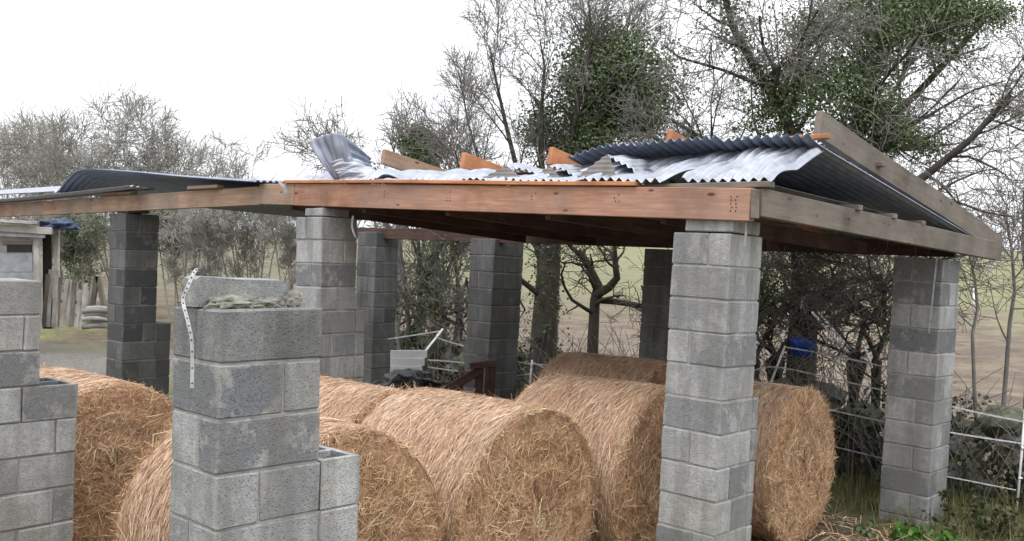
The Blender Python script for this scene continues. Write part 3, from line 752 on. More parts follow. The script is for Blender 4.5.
# ------------------------------------------------------------------ round straw bales
BD, BL = 1.42, 1.2
def bale_meshes(seed):
    g = np.random.default_rng(seed)
    ns, nl, rad = 72, 14, BD / 2
    th = np.linspace(0, 2 * np.pi, ns, endpoint=False)
    a1, a2 = g.uniform(0, 6, 2)
    def rr_(th, x): return rad * (1 + 0.012 * np.sin(2 * th + a1) + 0.008 * np.sin(5 * th + a2 + x * 2)) 
    rings = []
    xs = np.linspace(-BL / 2, BL / 2, nl)
    for x in xs:
        e = 1 - 0.03 * (abs(x) / (BL / 2)) ** 14
        r = (rr_(th, x) * e + g.normal(0, 0.008, ns)) - 0.012
        rings.append(np.stack([np.full(ns, x) + g.normal(0, .006, ns), r * np.cos(th), r * np.sin(th)], 1))
    caps = []
    for sx in (-1, 1):
        for f in (0.92, 0.75, 0.55, 0.35, 0.15):
            r = rad * f; bul = sx * (BL / 2 + 0.03 * (1 - f ** 2) + 0.012 * math.sin(f * 20 + a1))
            caps.append(np.stack([np.full(ns, bul) + g.normal(0, .012, ns), r * np.cos(th), r * np.sin(th)], 1))
    allr = caps[:5][::-1] + rings + caps[5:]
    v = np.vstack(allr); n = len(allr)
    q = []
    for i in range(n - 1):
        k = np.arange(ns); k2 = (k + 1) % ns
        q.append(np.stack([i * ns + k, i * ns + k2, (i + 1) * ns + k2, (i + 1) * ns + k], 1))
    v = np.vstack([v, [[-BL / 2 - .03, 0, 0], [BL / 2 + .03, 0, 0]]])
    k = np.arange(ns); k2 = (k + 1) % ns
    t = np.vstack([np.stack([np.full(ns, len(v) - 2), k2, k], 1), np.stack([np.full(ns, len(v) - 1), (n-1)*ns + k, (n-1)*ns + k2], 1)])
    body = np_mesh('straw_roll', v, np.vstack(q), t, True)
    body.materials.append(M['straw_body'])
    # stalks
    S = []; S2 = []
    def stalks(pos, tang, nrm, length, width, lift, bnd=0.12, dest=None):
        n_ = len(pos)
        side = np.cross(tang, nrm); side /= np.linalg.norm(side, axis=1, keepdims=True) + 1e-9
        bend = nrm * (g.normal(0, 1, n_) * length * bnd * 0.5)[:, None] + side * (g.normal(0, 1, n_) * length * bnd)[:, None]
        lf = nrm * (lift)[:, None]
        e0 = pos - tang * (length / 2)[:, None] + lf * 0.15
        e1 = pos + bend + lf * 0.45
        e2 = pos + tang * (length / 2)[:, None] + lf
        ro = g.uniform(-0.9, 0.9, n_)
        sd = (side * np.cos(ro)[:, None] + nrm * np.sin(ro)[:, None]) * (width / 2)[:, None]
        (S if dest is None else dest).append(np.stack([e0 - sd * .7, e0 + sd * .7, e1 + sd, e1 - sd, e2 + sd * .6, e2 - sd * .6], 1))
    n_ = 29000
    th_ = g.uniform(0, 2 * np.pi, n_); x_ = g.uniform(-BL / 2, BL / 2, n_)
    x_ = np.where(g.random(n_) < 0.1, np.sign(x_) * (BL / 2 - np.abs(g.normal(0, .05, n_))), x_)
    r_ = rr_(th_, x_) * (1 - 0.03 * (np.abs(x_) / (BL / 2)) ** 14) - 0.008 + np.abs(g.normal(0, 0.004, n_))
    nrm = np.stack([0 * th_, np.cos(th_), np.sin(th_)], 1); tg = np.stack([0 * th_, -np.sin(th_), np.cos(th_)], 1)
    pos = nrm * r_[:, None]; pos[:, 0] = x_
    lng = g.random(n_) < 0.05
    wob = np.where(lng, g.normal(0, 0.5, n_), g.normal(0, 0.16, n_)); tg = tg * np.cos(wob)[:, None] + np.array([1.0, 0, 0]) * np.sin(wob)[:, None]
    tg *= np.sign(g.random(n_) - .5)[:, None]
    stalks(pos, tg, nrm, np.where(lng, g.uniform(.10, .22, n_), g.uniform(.03, .13, n_)), np.where(lng, g.uniform(.0025, .0045, n_), g.uniform(.0016, .0034, n_)), np.abs(g.normal(0, .004, n_)) * np.where(g.random(n_) < .03, 7, 1), 0.05, S2)
    for sx in (-1, 1):
        n_ = 13000
        rf = np.sqrt(g.random(n_)); th_ = g.uniform(0, 2 * np.pi, n_)
        pos = np.stack([sx * (BL / 2 + 0.03 * (1 - rf ** 2) + 0.012 * np.sin(rf * 20 + a1)) + sx * np.abs(g.normal(0, .010, n_)) - sx * .004 - sx * 0.02 * rf ** 10, rf * rad * .965 * np.cos(th_), rf * rad * .965 * np.sin(th_)], 1)
        nrm = np.tile(np.array([[sx, 0, 0.0]]), (n_, 1))
        al = th_ + np.pi / 2 + g.normal(0, 1.2, n_)
        tg = np.stack([g.normal(0, .16, n_), np.cos(al), np.sin(al)], 1)
        lng = g.random(n_) < 0.12
        stalks(pos, tg, nrm, np.where(lng, g.uniform(.10, .22, n_), g.uniform(.03, .10, n_)), np.where(lng, g.uniform(.0022, .0045, n_), g.uniform(.0016, .0036, n_)), np.abs(g.normal(0, .010, n_)) * np.where(g.random(n_) < .05, 3, 1))
    # shaggy rim where the end face meets the wound side
    n_ = 2600
    th_ = g.uniform(0, 2 * np.pi, n_); sx_ = np.sign(g.random(n_) - .5)
    cl_ = np.sin(th_ * 9 + a1) + np.sin(th_ * 23 + a2) > -0.4; th_, sx_ = th_[cl_], sx_[cl_]; n_ = len(th_)
    nrm = np.stack([sx_ * 0.7, np.cos(th_) * .7, np.sin(th_) * .7], 1)
    pos = np.stack([sx_ * (BL / 2 - np.abs(g.normal(0, .02, n_))), rad * .965 * np.cos(th_), rad * .965 * np.sin(th_)], 1)
    tg = g.normal(0, 1, (n_, 3)); tg[:, 0] *= 0.6; tg /= np.linalg.norm(tg, axis=1, keepdims=True)
    stalks(pos, tg, nrm, g.uniform(.05, .15, n_), g.uniform(.002, .004, n_), np.abs(g.normal(0, .02, n_)))
    out = []
    for src, nm, mt in ((S, 'end_stalks', 'straw'), (S2, 'wound_stalks', 'straw_wound')):
        V6 = np.vstack(src).reshape(-1, 3); N6 = len(V6) // 6
        b6 = np.arange(N6)[:, None] * 6
        q = np.vstack([b6 + np.array([[0, 1, 2, 3]]), b6 + np.array([[3, 2, 4, 5]])])
        st = np_mesh(nm, V6, q); st.materials.append(M[mt]); out.append(st)
    return body, out
bvar = [bale_meshes(31 + i) for i in range(2)]
bales = [  # s of the face, t, scale, label
    (0.86, -2.34, 1.0, 'round straw bale right of the nearest pillar, its face cut by it'),
    (3.62, -2.28, 0.95, 'round straw bale between the half built left pillar and the nearest pillar'),
    (0.86, -0.82, 0.985, 'big round straw bale in the middle with its whole end face in view'),
    (2.26, -0.80, 0.95, 'round straw bale directly behind the big middle bale, only its top showing'),
    (0.78, 0.70, 1.0, 'round straw bale cut off by the left side of the pale tall pillar'),
    (0.47, 2.28, 0.95, 'round straw bale standing right of the pale tall pillar'),
    (1.95, 2.40, 1.0, 'shaded reddish straw bale furthest back under the roof'),
]
for i, (s, t, bs, lb) in enumerate(bales):
    c = G(s + BL / 2, t)
    z = BD / 2 * bs - 0.045
    o = empty('round_straw_bale', (c.x, c.y, 0))
    rx = (1.7 * i) % 6.28
    m = Matrix.Translation((0, 0, z)) @ Matrix.Rotation(R(-41 + (i * 37 % 7 - 3) * 0.8), 4, 'Z') @ Matrix.Diagonal((1, 1.02 + 0.01 * (i % 3), 0.975 + 0.008 * (i % 2), 1)) @ Matrix.Rotation(rx, 4, 'X') @ Matrix.Diagonal((1, bs, bs, 1))
    body, st = bvar[i % 2]
    b1 = link('straw_roll', body, None, o); b1.matrix_local = m
    for me in st:
        b2 = link(me.name.split('.')[0], me, None, o); b2.matrix_local = m; b2['kind'] = 'stuff'
    tag(o, lb, 'straw bale', 'round straw bales stored in the shed')

# ------------------------------------------------------------------ trees
def grow(g, base, trunk, levels, up=0.12):
    """vectorised branching. trunk: (points list, r0, r1). levels: list of (children per parent, length lo, hi, angle lo, hi, radius factor, wobble, tmin)"""
    n = 6
    out = []
    cur_p, cur_r = [], []
    for pts, r0, r1 in trunk:
        c = catmull([Vector(p) for p in pts], 10); c = np.array([list(a) for a in c])
        k = np.linspace(0, len(c) - 1, n)
        q = np.stack([np.interp(k, np.arange(len(c)), c[:, j]) for j in range(3)], 1)
        cur_p.append(q); cur_r.append(np.linspace(r0, r1, n))
    cp, cr = np.array(cur_p), np.array(cur_r)
    out.append((cp, cr))
    for (m, l0, l1, a0, a1, rf, wob, tmin) in levels:
        N = len(cp)
        idx = np.repeat(np.arange(N), m)
        t = tmin + (1 - tmin) * g.random(N * m) ** 0.8
        k = t * (n - 1); i0 = np.clip(k.astype(int), 0, n - 2); f = (k - i0)[:, None]
        p = cp[idx, i0] * (1 - f) + cp[idx, i0 + 1] * f
        pr = cr[idx, i0] * (1 - f[:, 0]) + cr[idx, i0 + 1] * f[:, 0]
        T = cp[idx, i0 + 1] - cp[idx, i0]; T /= np.linalg.norm(T, axis=1, keepdims=True) + 1e-9
        rnd = g.normal(0, 1, (N * m, 3)); perp = rnd - T * (rnd * T).sum(1, keepdims=True); perp /= np.linalg.norm(perp, axis=1, keepdims=True) + 1e-9
        an = np.radians(g.uniform(a0, a1, N * m))[:, None]
        D = T * np.cos(an) + perp * np.sin(an)
        D[:, 2] += up * g.uniform(0, 2, N * m); D /= np.linalg.norm(D, axis=1, keepdims=True)
        L = g.uniform(l0, l1, N * m) * (1.15 - 0.5 * t)
        pts = [p]
        for s in range(n - 1):
            D = D + g.normal(0, wob, D.shape); D[:, 2] += up * 0.25; D /= np.linalg.norm(D, axis=1, keepdims=True)
            pts.append(pts[-1] + D * (L / (n - 1))[:, None])
        cp = np.stack(pts, 1)
        r0 = np.maximum(pr * rf, 0.0022)
        cr = r0[:, None] * np.linspace(1, 0.32, n)[None]
        cr = np.maximum(cr, 0.0018)
        out.append((cp, cr))
    return out

def leaf_quads(g, centers, size):
    n = len(centers)
    a = g.normal(0, 1, (n, 3)); a /= np.linalg.norm(a, axis=1, keepdims=True)
    b = g.normal(0, 1, (n, 3)); b -= a * (a * b).sum(1, keepdims=True); b /= np.linalg.norm(b, axis=1, keepdims=True)
    s = (size * g.uniform(0.6, 1.3, n))[:, None]
    v = np.stack([centers - a * s * .5, centers + b * s * .42, centers + a * s * .5, centers - b * s * .42], 1).reshape(-1, 3)
    return v, np.arange(n * 4).reshape(-1, 4)

def tree(name, label, trunk, levels, seed, split=2, mats=('bark', 'bark'), minr=0.0, up=0.12, ivy=None, sides=(8, 5, 4, 3, 3), cat='tree', group=None, ivy_mat='ivy'):
    g = np.random.default_rng(seed)
    lv = grow(g, None, trunk, levels, up)
    base = trunk[0][0][0]
    root = empty(name, Vector(base))
    off = np.array(list(base))
    def build(nm, items, mat):
        vs_, qs_, o = [], [], 0
        for i, (p, r) in items:
            if i >= 3: p, r = p[:, [0, 2, 3, 5]], r[:, [0, 2, 3, 5]]      # the finest twigs need fewer rings
            v, q = tubes(p, np.maximum(r, minr), sides[min(i, len(sides) - 1)])
            vs_.append(v); qs_.append(q + o); o += len(v)
        if not vs_: return
        link(nm, np_mesh(nm, np.vstack(vs_) - off, np.vstack(qs_), None, True), M[mat], root)
    it = list(enumerate(lv))
    build('trunk', it[:split], mats[0]); build('crown', it[split:], mats[1])
    if ivy:
        cs = []
        for kind, spec, cnt, size in ivy:
            if kind == 'blob':
                c, rad = spec
                m_ = max(6, cnt // 260)
                cc = g.normal(0, 0.5, (m_, 3)); cc /= np.maximum(1, np.linalg.norm(cc, axis=1, keepdims=True))
                w = g.integers(0, m_, cnt)
                pts = cc[w] + g.normal(0, 0.22, (cnt, 3)) + (g.random((cnt, 1)) < 0.12) * g.normal(0, 0.35, (cnt, 3))
                cs.append((np.array(list(c)) + pts * np.array(rad), size))
            elif kind == 'limb':
                li, spread, frac = spec
                p, r = lv[li]
                sel = np.isin(np.arange(len(p)), frac) if isinstance(frac, (list, tuple)) else g.random(len(p)) < frac
                p, r = p[sel], r[sel]
                if len(p) == 0: continue
                w = g.integers(0, len(p), cnt); k = g.integers(0, 5, cnt); f = g.random(cnt)[:, None]
                pts = p[w, k] * (1 - f) + p[w, k + 1] * f
                cs.append((pts + g.normal(0, spread, (cnt, 3)), size))
        vv, qq, o = [], [], 0
        for c, size in cs:
            c = np.vstack([c] + [c + g.normal(0, 0.055, c.shape) for _ in range(2)])
            v, q = leaf_quads(g, c, size * 0.62); vv.append(v); qq.append(q + o); o += len(v)
        lo = link('ivy', np_mesh('ivy', np.vstack(vv) - off, np.vstack(qq)), M[ivy_mat], root); lo['kind'] = 'stuff'
    tag(root, label, cat, group)
    return root

def gz(p): return Vector((p.x, p.y, ground_z(p.x, p.y) - 0.05))
# big ivy clad tree behind the right pillar
b = gz(P(800, 400, 12.3)); D1 = 12.3
tree('ivy_tree', 'tall bare tree with dark ivy rising behind the gable end', [
    ([b, P(803, 330, D1), P(806, 262, D1), P(812, 215, D1)], 0.21, 0.15),
    ([P(810, 225, D1), P(845, 165, D1 + .2), P(862, 100, D1 + .3), P(880, 20, D1 + .5), P(890, -60, D1 + .5)], 0.13, 0.05),
    ([P(812, 225, D1), P(800, 150, D1 - .1), P(770, 90, D1 - .4), P(738, 40, D1 - .6), P(720, -20, D1 - .7)], 0.10, 0.03),
    ([P(806, 262, D1), P(850, 235, D1 - .5), P(905, 190, D1 - 1.0), P(960, 150, D1 - 1.3), P(1010, 95, D1 - 1.5)], 0.08, 0.025),
    ([P(820, 200, D1), P(870, 140, D1 + .6), P(930, 80, D1 + 1.0), P(985, 20, D1 + 1.2)], 0.08, 0.03),
    ([P(806, 250, D1), P(770, 190, D1 + .4), P(720, 150, D1 + .9), P(672, 120, D1 + 1.4)], 0.06, 0.02),
    ([P(804, 300, D1), P(850, 290, D1 - .8), P(878, 330, D1 - 1.1), P(884, 300, D1 - 1.2), P(880, 275, D1 - 1.3)], 0.06, 0.03),
    ([P(804, 290, D1), P(775, 300, D1 - .4), P(752, 330, D1 - .8), P(745, 300, D1 - 1.0)], 0.05, 0.02),
    ], [(14, 0.8, 1.9, 25, 75, 0.45, 0.16, 0.2), (9, 0.5, 1.15, 25, 75, 0.5, 0.2, 0.15), (9, 0.2, 0.6, 25, 80, 0.6, 0.22, 0.15)], 41,
    mats=('bark_dark', 'bark'), minr=0.0036, up=0.02,
    ivy=[('blob', (P(795, 80, D1 - .2), (0.7, 0.6, 0.6)), 2200, 0.065), ('blob', (P(880, 30, D1 + .4), (1.0, 0.7, 0.55)), 5000, 0.065), ('blob', (P(940, 12, D1 + .8), (0.7, 0.6, 0.4)), 4200, 0.065),
         ('blob', (P(865, 110, D1), (0.5, 0.5, 0.8)), 2600, 0.065), ('blob', (P(900, 130, D1), (0.45, 0.5, 0.4)), 1200, 0.06), 
         ('limb', (0, 0.12, [0, 1, 2]), 4200, 0.065), ('limb', (1, 0.08, 0.15), 1500, 0.06)])
# middle tree with an ivy crown
b = gz(P(540, 400, 14.8)); D2 = 14.8
tree('ivy_tree', 'many stemmed bare tree with a round ivy mass behind the middle of the roof', [
    ([b, P(545, 330, D2), P(548, 265, D2), P(556, 210, D2), P(575, 150, D2), P(600, 90, D2), P(615, 40, D2)], 0.24, 0.05),
    ([P(546, 280, D2), P(530, 220, D2), P(512, 150, D2 - .3), P(498, 90, D2 - .4), P(490, 48, D2 - .5)], 0.06, 0.01),
    ([P(546, 270, D2), P(545, 200, D2 - .3), P(540, 130, D2 - .4), P(545, 75, D2 - .4), P(540, 40, D2 - .4)], 0.06, 0.01),
    ([P(548, 260, D2), P(500, 200, D2 + .4), P(475, 150, D2 + .7), P(462, 90, D2 + .9)], 0.05, 0.01),
    ([P(560, 200, D2), P(575, 120, D2 - .4), P(590, 50, D2 - .6), P(588, -5, D2 - .6)], 0.06, 0.01),
    ([P(575, 160, D2), P(610, 80, D2 + .3), P(630, 20, D2 + .5)], 0.05, 0.01),
    ([P(556, 220, D2), P(610, 185, D2 + .3), P(645, 170, D2 + .6), P(668, 150, D2 + .8)], 0.05, 0.012),
    ([P(546, 300, D2), P(500, 260, D2 - .5), P(470, 205, D2 - .8), P(455, 150, D2 - 1)], 0.05, 0.01),
    ], [(14, 0.6, 1.35, 14, 50, 0.42, 0.10, 0.15), (8, 0.35, 0.8, 18, 60, 0.5, 0.15, 0.15), (6, 0.18, 0.45, 25, 70, 0.6, 0.18, 0.15)], 42,
    mats=('bark_dark', 'bark'), minr=0.0036, up=0.10,
    ivy=[('blob', (P(612, 92, D2), (0.85, 0.75, 0.95)), 9500, 0.075), ('blob', (P(572, 140, D2), (0.6, 0.6, 0.75)), 3200, 0.07), ('blob', (P(640, 110, D2), (0.5, 0.5, 0.5)), 1600, 0.07), ('limb', (0, 0.13, [0]), 2200, 0.07)])
# crooked hawthorn between the two rear pillars
b = gz(P(592, 390, 14.0)); D3 = 14.0
tree('hawthorn', 'crooked dark hawthorn between the two rear pillars', [
    ([b, P(593, 340, D3), P(595, 300, D3), P(598, 285, D3), P(588, 265, D3), P(578, 250, D3)], 0.09, 0.05),
    ([P(595, 296, D3), P(612, 285, D3 - .2), P(618, 272, D3 - .3), P(612, 250, D3 - .4), P(630, 225, D3 - .4)], 0.07, 0.03),
    ([P(597, 300, D3), P(625, 303, D3 - .3), P(655, 310, D3 - .6), P(668, 330, D3 - .7)], 0.05, 0.025),
    ([P(580, 255, D3), P(565, 235, D3 - .2), P(590, 200, D3 - .3)], 0.04, 0.02),
    ], [(7, 0.5, 1.2, 30, 80, 0.45, 0.25, 0.3), (5, 0.25, 0.7, 30, 80, 0.5, 0.28, 0.2), (4, 0.12, 0.35, 30, 80, 0.6, 0.25, 0.2)], 43, mats=('bark_dark', 'bark_dark'), minr=0.004, up=0.03)
# hazel stems left of the rear middle pillar
b = gz(P(425, 385, 16.5)); D4 = 16.5
st = []
for k in range(9):
    x0 = 405 + k * 6; st.append(([gz(P(x0, 380, D4 + (k % 3) * .3)), P(x0 + (k % 4 - 1.5) * 8, 300, D4 + (k % 3) * .3), P(x0 + (k % 5 - 2) * 16, 215, D4)], 0.05, 0.02))
tree('hazel_bush', 'many stemmed hazel bush left of the middle rear pillar', st, [(7, 0.6, 1.4, 15, 60, 0.5, 0.15, 0.2), (6, 0.3, 0.8, 20, 70, 0.55, 0.2, 0.15), (4, 0.15, 0.4, 25, 75, 0.6, 0.2, 0.15)], 44, mats=('bark', 'bark'), minr=0.005, cat='bush', ivy=[('limb', (0, 0.18, 0.5), 2500, 0.07)])
# tree with a small ivy top at the left end of the roof
b = gz(P(395, 330, 21)); D5 = 21
tree('bare_tree', 'small bare tree with a dark leafy top left of the orange rafters', [
    ([b, P(398, 250, D5), P(405, 190, D5), P(418, 155, D5)], 0.12, 0.05), ([P(398, 240, D5), P(372, 205, D5), P(350, 178, D5), P(335, 158, D5)], 0.07, 0.02), ([P(400, 230, D5), P(440, 190, D5), P(452, 160, D5)], 0.06, 0.02)],
    [(9, 0.8, 1.8, 20, 65, 0.5, 0.15, 0.3), (7, 0.5, 1.0, 25, 70, 0.5, 0.18, 0.15), (6, 0.25, 0.6, 25, 75, 0.6, 0.2, 0.15)], 45, minr=0.006, up=0.06,
    ivy=[('blob', (P(418, 152, D5), (0.55, 0.5, 0.42)), 2600, 0.10), ('blob', (P(360, 175, D5), (0.5, 0.5, 0.4)), 900, 0.09)])
# dark tangle of the hedge behind the right bay
for k, (px, d, tp, sd_) in enumerate(((712, 12.9, 270, 81), (770, 12.2, 268, 82), (862, 11.6, 275, 83), (455, 16.2, 262, 84), (405, 17.2, 250, 85))):
    b = gz(P(px, 400, d)); st_ = []
    for j in range(6):
        f = (j - 2.5) / 2.5; q_ = (j * 5 + k * 3) % 7 - 3
        st_.append(([b + Vector((f * .3, (j % 2) * .3, 0)), P(px + f * 12 + q_ * 5, 362, d), P(px + f * 30 - q_ * 9, 335 - (j % 3) * 8, d - .2), P(px + f * 34 + q_ * 10, 308 - (j % 2) * 10, d + .1), P(px + f * 58 + q_ * 4, tp + 16 + (j % 3) * 16, d + (j % 2) * .4), P(px + f * 80 - q_ * 6, tp + 30 + (j % 2) * 30, d + .2)], 0.042, 0.014))
    tree('hawthorn', ['dark tangled hawthorn just right of the shaded rear pillar', 'dark tangled hawthorn above the straw bale right of the tall pillar', 'dark tangled hawthorn left of the far right pillar', 'dark tangled hawthorn left of the middle rear pillar', 'dark tangled hawthorn right of the half hidden rear pillar'][k], st_,
         [(6, 0.35, 0.9, 30, 85, 0.5, 0.28, 0.15), (5, 0.2, 0.55, 30, 85, 0.55, 0.3, 0.15), (4, 0.1, 0.3, 30, 85, 0.6, 0.25, 0.15)], sd_, mats=('bark_dark', 'bark'), minr=0.0035, up=0.0, cat='bush', group='hawthorns in the hedge',
         ivy=[('limb', (0, 0.12, 0.4), 200, 0.06)])
# left background bushes and trees
def bush(px, pyb, d, top, spread, seed, label, mats=('bark_pale', 'bark_pale'), n=7, minr=0.008, dense=(9, 7, 5), name='bare_tree', cat='tree', group=None, ivy=None):
    b = gz(P(px, pyb, d)); st = []
    for k in range(n):
        f = (k + .5) / n * 2 - 1
        tp = P(px + f * spread * 0.62, top + abs(f) ** 1.6 * (pyb - top) * 0.22, d + ((k * 37) % 5 - 2) * d * 0.02)
        md = P(px + f * spread * 0.34 + ((k * 53) % 7 - 3) * spread * 0.05, (top * .45 + pyb * .55) + ((k * 29) % 5 - 2) * 4, d)
        st.append(([b + Vector((f * .3, (k % 3) * .2, 0)), md, tp], 0.0010 * d, 0.008))
    h = (pyb - top) * d / F
    return tree(name, label, st, [(dense[0], h * .16, h * .36, 18, 60, 0.45, 0.14, 0.2), (dense[1], h * .1, h * .22, 20, 65, 0.5, 0.18, 0.15), (dense[2], h * .06, h * .16, 22, 65, 0.6, 0.14, 0.15)], seed, mats=mats, minr=minr, up=0.08, cat=cat, group=group, ivy=ivy)
bush(120, 285, 30, 128, 120, 51, 'wide bare bushy tree rising above the left roof', n=9, dense=(11, 8, 5))
bush(215, 285, 33, 160, 70, 52, 'lower bare bush right of the wide bushy tree', n=6)
bush(25, 285, 40, 140, 70, 53, 'pale slender bare trees at the left picture edge', n=8, minr=0.009, dense=(9, 8, 5))
bush(70, 285, 44, 150, 70, 54, 'pale bare tree behind the wide bushy tree', n=6, minr=0.011)
bush(250, 280, 26, 205, 70, 55, 'low tangled grey thicket behind the block pillars', n=9, name='thicket', cat='bush', dense=(11, 8, 6), minr=0.006)
bush(300, 284, 24, 212, 55, 58, 'dense grey brushwood thicket half hidden by the pillar under the beam joint', n=8, name='thicket', cat='bush', dense=(11, 8, 5), minr=0.006)
bush(205, 282, 25, 215, 55, 59, 'dense grey brushwood thicket above the nearest pillar', n=8, name='thicket', cat='bush', dense=(11, 8, 5), minr=0.006)
bush(180, 280, 27, 205, 50, 56, 'low green stained bush right of the dark pillar', n=6, name='thicket', cat='bush', minr=0.006, dense=(12, 9, 6), ivy=[('limb', (1, 0.2, 0.5), 3000, 0.085)])
bush(75, 290, 29, 215, 40, 57, 'dark low bush between shed and dark pillar', n=6, name='thicket', cat='bush', minr=0.006, dense=(12, 9, 6), ivy=[('limb', (1, 0.2, 0.6), 3500, 0.085)])
# sapling and thin branches right of the far right pillar
b = gz(P(985, 400, 10.8))
tree('sapling', 'thin bare sapling growing right of the far right pillar', [([b, P(972, 350, 10.8), P(978, 300, 10.8), P(968, 250, 10.8)], 0.025, 0.012), ([b + Vector((.3, 0.2, 0)), P(1008, 340, 10.9), P(1015, 280, 10.9), P(1005, 210, 10.9)], 0.03, 0.012), ([b + Vector((.6, 0.3, 0)), P(1030, 320, 11), P(1022, 230, 11), P(1030, 150, 11)], 0.035, 0.012)],
     [(9, 0.5, 1.3, 20, 70, 0.5, 0.15, 0.25), (7, 0.25, 0.7, 25, 75, 0.55, 0.18, 0.15), (4, 0.12, 0.35, 25, 75, 0.6, 0.2, 0.15)], 61, minr=0.0035, up=0.04, mats=('bark', 'bark'))
# a far line of trees closing the field
for k, (px, d, top) in enumerate(((470, 75, 205), (700, 85, 235), (860, 80, 225), (985, 90, 250), (330, 70, 190))):
    bush(px, 262, d, top, 70, 70 + k, ['pale far tree beyond the field left of the middle tree', 'pale far tree beyond the field by the pale tall pillar', 'pale far tree beyond the field behind the ivy tree', 'pale far tree beyond the field at the right edge', 'pale far tree beyond the field behind the beam joint'][k], n=6, minr=0.018, dense=(8, 6, 4))

# ------------------------------------------------------------------ dry stone wall and brambles
wallr = empty('stone_wall', WALL0); tag(wallr, 'low tumbledown dry stone wall under the hedge', 'wall', None, 'thing')
stones = []
for k in range(7):
    bm = bmesh.new(); bmesh.ops.create_icosphere(bm, subdivisions=2, radius=0.5)
    from mathutils import noise as mn
    for v in bm.verts: v.co *= 1 + 0.55 * mn.noise(v.co * 2.6 + Vector((k * 7, 0, 0))); v.co.z *= 0.68; v.co.x = max(-.4, min(.42, v.co.x))
    me = bm_mesh('stone', bm); me.materials.append(M['mossstone'] if k % 3 == 0 else M['stone']); stones.append(me)
k = -3.2; cnt = 0
while k < 13:
    for lvl in range(5):
        if lvl == 4 and rng.random() < 0.35: continue
        if lvl == 3 and rng.random() < 0.12: continue
        p = WALL0 + WALLD * (k + rng.uniform(-.1, .1)) + WALLN * rng.uniform(-.12, .12)
        o = link('stone', rng.choice(stones), None, wallr)
        sc = rng.uniform(0.30, 0.46)
        o.matrix_local = Matrix.Translation(Vector((p.x, p.y, ground_z(p.x, p.y) + 0.08 + lvl * 0.19)) - WALL0) @ Euler((rng.uniform(-.4, .4), rng.uniform(-.4, .4), rng.uniform(0, 6))).to_matrix().to_4x4() @ Matrix.Diagonal((sc * rng.uniform(.9, 1.3), sc, sc * rng.uniform(.8, 1.1), 1))
        cnt += 1
    k += 0.30
def scatter_leaves(name, label, cat, pts, size, mat, seed, stems=None):
    g = np.random.default_rng(seed)
    v, q = leaf_quads(g, pts, size)
    o = link(name, np_mesh(name, v, q), M[mat]); tag(o, label, cat, None, 'stuff'); return o
g = np.random.default_rng(91)
n = 26000
kk = g.uniform(-3.5, 13, n); ww = -np.abs(g.normal(0, 0.45, n)) + 0.15
hmax = 0.80 + 0.25 * np.sin(kk * 2.1) + 0.15 * np.sin(kk * 5.3 + 1)
zz = g.random(n) ** 0.9 * hmax * np.clip(1 + ww * 0.45, 0.25, 1)
clump = (np.sin(kk * 7 + zz * 5) + np.sin(kk * 3.1 + ww * 9) + g.normal(0, .6, n)) > -0.35
pts = np.stack([WALL0.x + WALLD.x * kk + WALLN.x * ww, WALL0.y + WALLD.y * kk + WALLN.y * ww, zz], 1)[clump]
scatter_leaves('bramble_bank', 'dark bramble and ivy bank covering the stone wall', 'undergrowth', pts, 0.065, 'bramble', 92)
# arching dead stems in the bank
n = 900
kk = g.uniform(-3.5, 13, n); ww = -np.abs(g.normal(0.1, 0.5, n))
b0 = np.stack([WALL0.x + WALLD.x * kk + WALLN.x * ww, WALL0.y + WALLD.y * kk + WALLN.y * ww, np.zeros(n)], 1)
dr = g.normal(0, 0.5, (n, 3)); dr[:, 2] = g.uniform(0.5, 1.5, n)
e = b0 + dr; md = (b0 + e) / 2 + np.array([0, 0, 0.3])
tq = np.linspace(0, 1, 6)[None, :, None]
Pp = b0[:, None] * (1 - tq) ** 2 + 2 * md[:, None] * tq * (1 - tq) + e[:, None] * tq ** 2
v, q = tubes(Pp, np.full((n, 6), 0.0045), 3)
tag(link('dead_stems', np_mesh('dead_stems', v, q), M['bark']), 'brown dead stems arching out of the bramble bank', 'undergrowth', None, 'stuff')

# ------------------------------------------------------------------ electric fence: posts and tapes
def fpost(label, a, b, r=0.012):
    root = empty('fence_post', Vector(a)); tag(root, label, 'fence post', 'white plastic fence posts')
    tube_obj('shaft', [a, b], r, M['white'], root)
    ax = (Vector(b) - Vector(a))
    for f in (0.35, 0.6, 0.85):
        p = Vector(a) + ax * f
        tube_obj('tape_clip', [p + Vector((-.02, -.015, 0)), p + Vector((.02, -.015, .004))], 0.008, M['white'], root)
    return root
def tape(label, pts, w=0.02):
    o = strap(label, pts, w * 0.75, False); o.name = 'fence_tape'; o.data.materials[0] = M['tape']
    tag(o, label, 'fence tape', 'white electric fence tapes'); return o
fpost('white fence post standing at the right picture edge', P(1016, 520, 9.4), P(1026, 400, 9.4))
tape('upper white tape right of the far right pillar', [P(950, 406, 9.6), P(985, 414, 9.5), P(1040, 425, 9.35)])
tape('middle white tape right of the far right pillar', [P(948, 432, 9.6), P(985, 438, 9.5), P(1040, 446, 9.35)])
tape('lowest white tape right of the far right pillar', [P(945, 476, 9.6), P(985, 484, 9.5), P(1016, 490, 9.4)], 0.016)
fpost('leaning white fence post above the straw bale right of the tall pillar', P(764, 400, 10.9), P(785, 346, 10.7))
tape('sagging upper tape left of the far right pillar', [P(785, 347, 10.7), P(830, 355, 10.4), P(890, 368, 10)])
tape('long second tape left of the far right pillar', [P(752, 371, 10.9), P(776, 367, 10.7), P(830, 378, 10.4), P(890, 392, 10)])
tape('third tape between straw bale and far right pillar', [P(800, 402, 10.6), P(840, 412, 10.4), P(890, 423, 10)])
